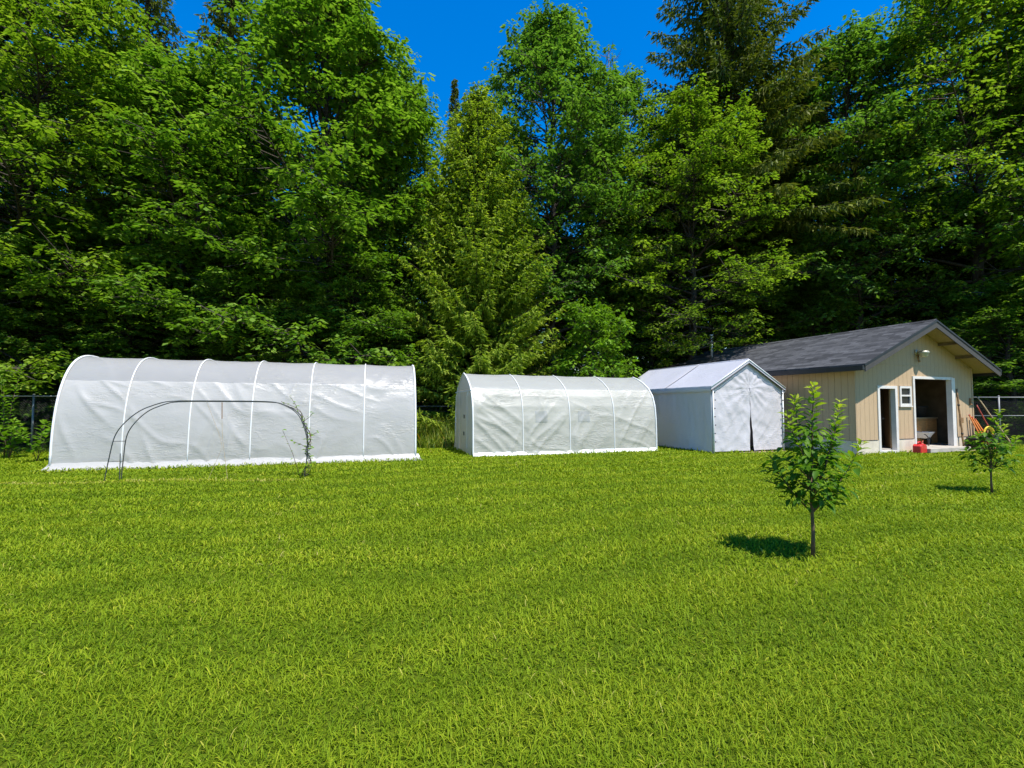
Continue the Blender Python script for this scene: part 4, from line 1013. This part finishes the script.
# ------------------------------------------------------------------ fences
def fence(label,p,q,h,npost,rail2=False):
    p=Vector((*p,0));q=Vector((*q,0)); d=q-p; Ln=d.length; rz=math.atan2(d.y,d.x)
    o=thing('chain_link_fence',label,'fence',p,rz,'chain link fence sections')
    for i in range(npost):
        x=Ln*i/(npost-1); mb=MB(); mb.tube([(x,0,0),(x,0,h+.03)],.03,10); mb.lathe([(.034,h+.03),(.03,h+.06),(0,h+.07)],(x,0,0),10); mb.build('post',MAT['steel'],o,True)
    mb=MB(); mb.tube([(0,0,h),(Ln,0,h)],.022,8); mb.build('rail',MAT['steel'],o,True)
    if rail2:
        mb=MB(); mb.tube([(0,.03,h*.62),(Ln,.03,h*.62)],.018,8); mb.build('rail',MAT['steel'],o,True)
    mb=MB(); st=.075; r=.0022; n=int((Ln+h)/st)
    for k in range(n):
        for sg in (1,-1):
            x0=k*st-(h if sg>0 else 0); x1=x0+h; z0,z1=(.03,h-.02) if sg>0 else (h-.02,.03)
            if x0<0: z0+=(z1-z0)*(-x0)/(x1-x0); x0=0
            if x1>Ln: z1=z0+(z1-z0)*(Ln-x0)/(x1-x0); x1=Ln
            if x1-x0<.02: continue
            y=.028+.003*sg
            mb.add([(x0,y-r,z0-r),(x0,y+r,z0-r),(x0,y,z0+r),(x1,y-r,z1-r),(x1,y+r,z1-r),(x1,y,z1+r)],[(0,1,4,3),(1,2,5,4),(2,0,3,5)])
    mb.build('wire_mesh',MAT['wire'],o)
xa=at_depth(12,400,14.6)
fence('chain link fence at the left edge beside the large greenhouse',(-24.0,13.6),(xa[0]+8.0*.86,14.6+.75),1.72,6)
fence('chain link fence in the gap between the two greenhouses',(-6.0,19.0),(1.2,20.2),1.40,5)
xb=at_depth(995,397,17.0)
fence('chain link fence on the right running on from the shed',(15.7,17.0),(27,17.6),1.72,8,True)

# ------------------------------------------------------------------ garden arch with vine and twine
def arch():
    p=Vector((*gnd(104,482),0)); q=Vector((*gnd(304,478),0)); d=q-p; Ln=d.length; rz=math.atan2(d.y,d.x)
    o=thing('garden_arch','wide low black metal garden arch standing in front of the large greenhouse','garden arch',p,rz)
    prof=[(0,0),(.07,.45),(.15,.85),(.30,1.10),(.55,1.33),(.85,1.47),(1.15,1.525),(1.9,1.53),(2.75,1.52),(3.05,1.47),(3.33,1.30),(3.47,1.05),(3.55,.7),(3.54,.35),(3.50,0)]
    k=Ln/3.50; prof=[(x*k,z) for x,z in prof]
    # smooth
    def cm(t):
        n=len(prof)-1; f=min(t*n,n-1e-6); i=int(f); f-=i
        P0,P1,P2,P3=[Vector((prof[min(max(i+j,0),n)][0],0,prof[min(max(i+j,0),n)][1])) for j in (-1,0,1,2)]
        return .5*((2*P1)+(P2-P0)*f+(2*P0-5*P1+4*P2-P3)*f*f+(3*P1-P0-3*P2+P3)*f**3)
    pts=[cm(i/70) for i in range(71)]
    OF=lambda a: .17*max(0,1-a.z/1.5)**.8*(1 if a.x<1.5 else -.35)
    for y in (0,.2):
        mb=MB(); mb.tube([(a.x+(OF(a) if y else 0),y+ (.02*math.sin(a.x*3) if a.z>1.4 else 0),a.z-(.012 if y else 0)) for a in pts],.0095,8); mb.build('hoop_rail',MAT['arch'],o,True)
    for t in (.06,.125,.45,.62,.84,.89,.94):
        a=cm(t); mb=MB(); mb.tube([(a.x,0,a.z),(a.x+OF(a),.2,a.z-.012)],.006,6); mb.build('rung',MAT['arch'],o,True)
    mb=MB(); mb.tube([(.19,.12,0),(.19,.12,.52)],.008,6); mb.build('stub',MAT['arch'],o)
    # vine on the right leg
    v=thing('climbing_vine','thin leafy vine climbing the right leg of the garden arch','vine',p,rz)
    rr=random.Random(12); mb=MB(); O=[];D=[];L=[];TI=[]
    for s in range(5):
        ph=s*1.3; path=[]
        for i in range(36):
            t=1-.34*i/35*(.5+.14*s); a=cm(max(t,.6)); y=.10+.12*math.sin(ph+i*.45); x=a.x+.07*math.cos(ph+i*.5); path.append(Vector((x,y,max(0,a.z)+.012*s)))
        mb.tube(path,.005,5)
        for i in range(4,36,2):
            if rr.random()<.75:
                az=rr.uniform(0,6.283); O.append(tuple(path[i]));D.append((math.cos(az),math.sin(az),rr.uniform(-.3,.6)));L.append(rr.uniform(.05,.11));TI.append(rr.uniform(.5,1))
    for bx,bz,ex,ez in ((3.35*k,1.28,3.18*k,1.62),(3.42*k,1.1,3.62*k,1.30),(3.5*k,.8,3.72*k,.92),(3.40*k,0.0,3.05*k,.95),(3.5*k,.6,3.25*k,.72)):
        mb.tube([(bx,.1,bz),((bx+ex)/2+.03,.1,(bz+ez)/2),(ex,.12,ez)],[.006,.005,.003],5)
        for i in range(5):
            q_=.4+.15*i; az=rr.uniform(0,6.283); O.append((bx+(ex-bx)*q_,.1,bz+(ez-bz)*q_));D.append((math.cos(az),math.sin(az),rr.uniform(-.2,.5)));L.append(rr.uniform(.05,.1));TI.append(rr.uniform(.5,1))
    mb.build('stem',MAT['twig'],v,True,fixn=False)
    L=np.array(L); V,T=place(*LEAF8,np.array(O),np.array(D),np.tile([0,-.4,1.],(len(O),1)),L,L*.6)
    link('leaves',np_mesh('leaves',V,T,MAT['bush'],{'tint':np.repeat(TI,8)}),v)
    t=thing('garden_twine','pale twine hanging in a loose V from the middle of the garden arch','twine',p,rz)
    x0=1.98*k
    mb=MB(); mb.tube([(x0,.0,1.53),(x0+.01,.0,1.2),(x0+.03,0,.8),(x0+.14,0,.02)],.0035,5); mb.build('strand',MAT['palewood'],t)
    mb=MB(); mb.tube([(x0-.28,.0,1.53),(x0-.02,.0,.85),(x0+.03,0,.62),(x0-.2,0,.03)],.003,5); mb.build('strand',MAT['palewood'],t)
    mb=MB(); mb.tube([(x0+.005,0,1.5),(x0+.012,0,1.18)],.008,6); mb.build('knot',MAT['brown'],t)
arch()
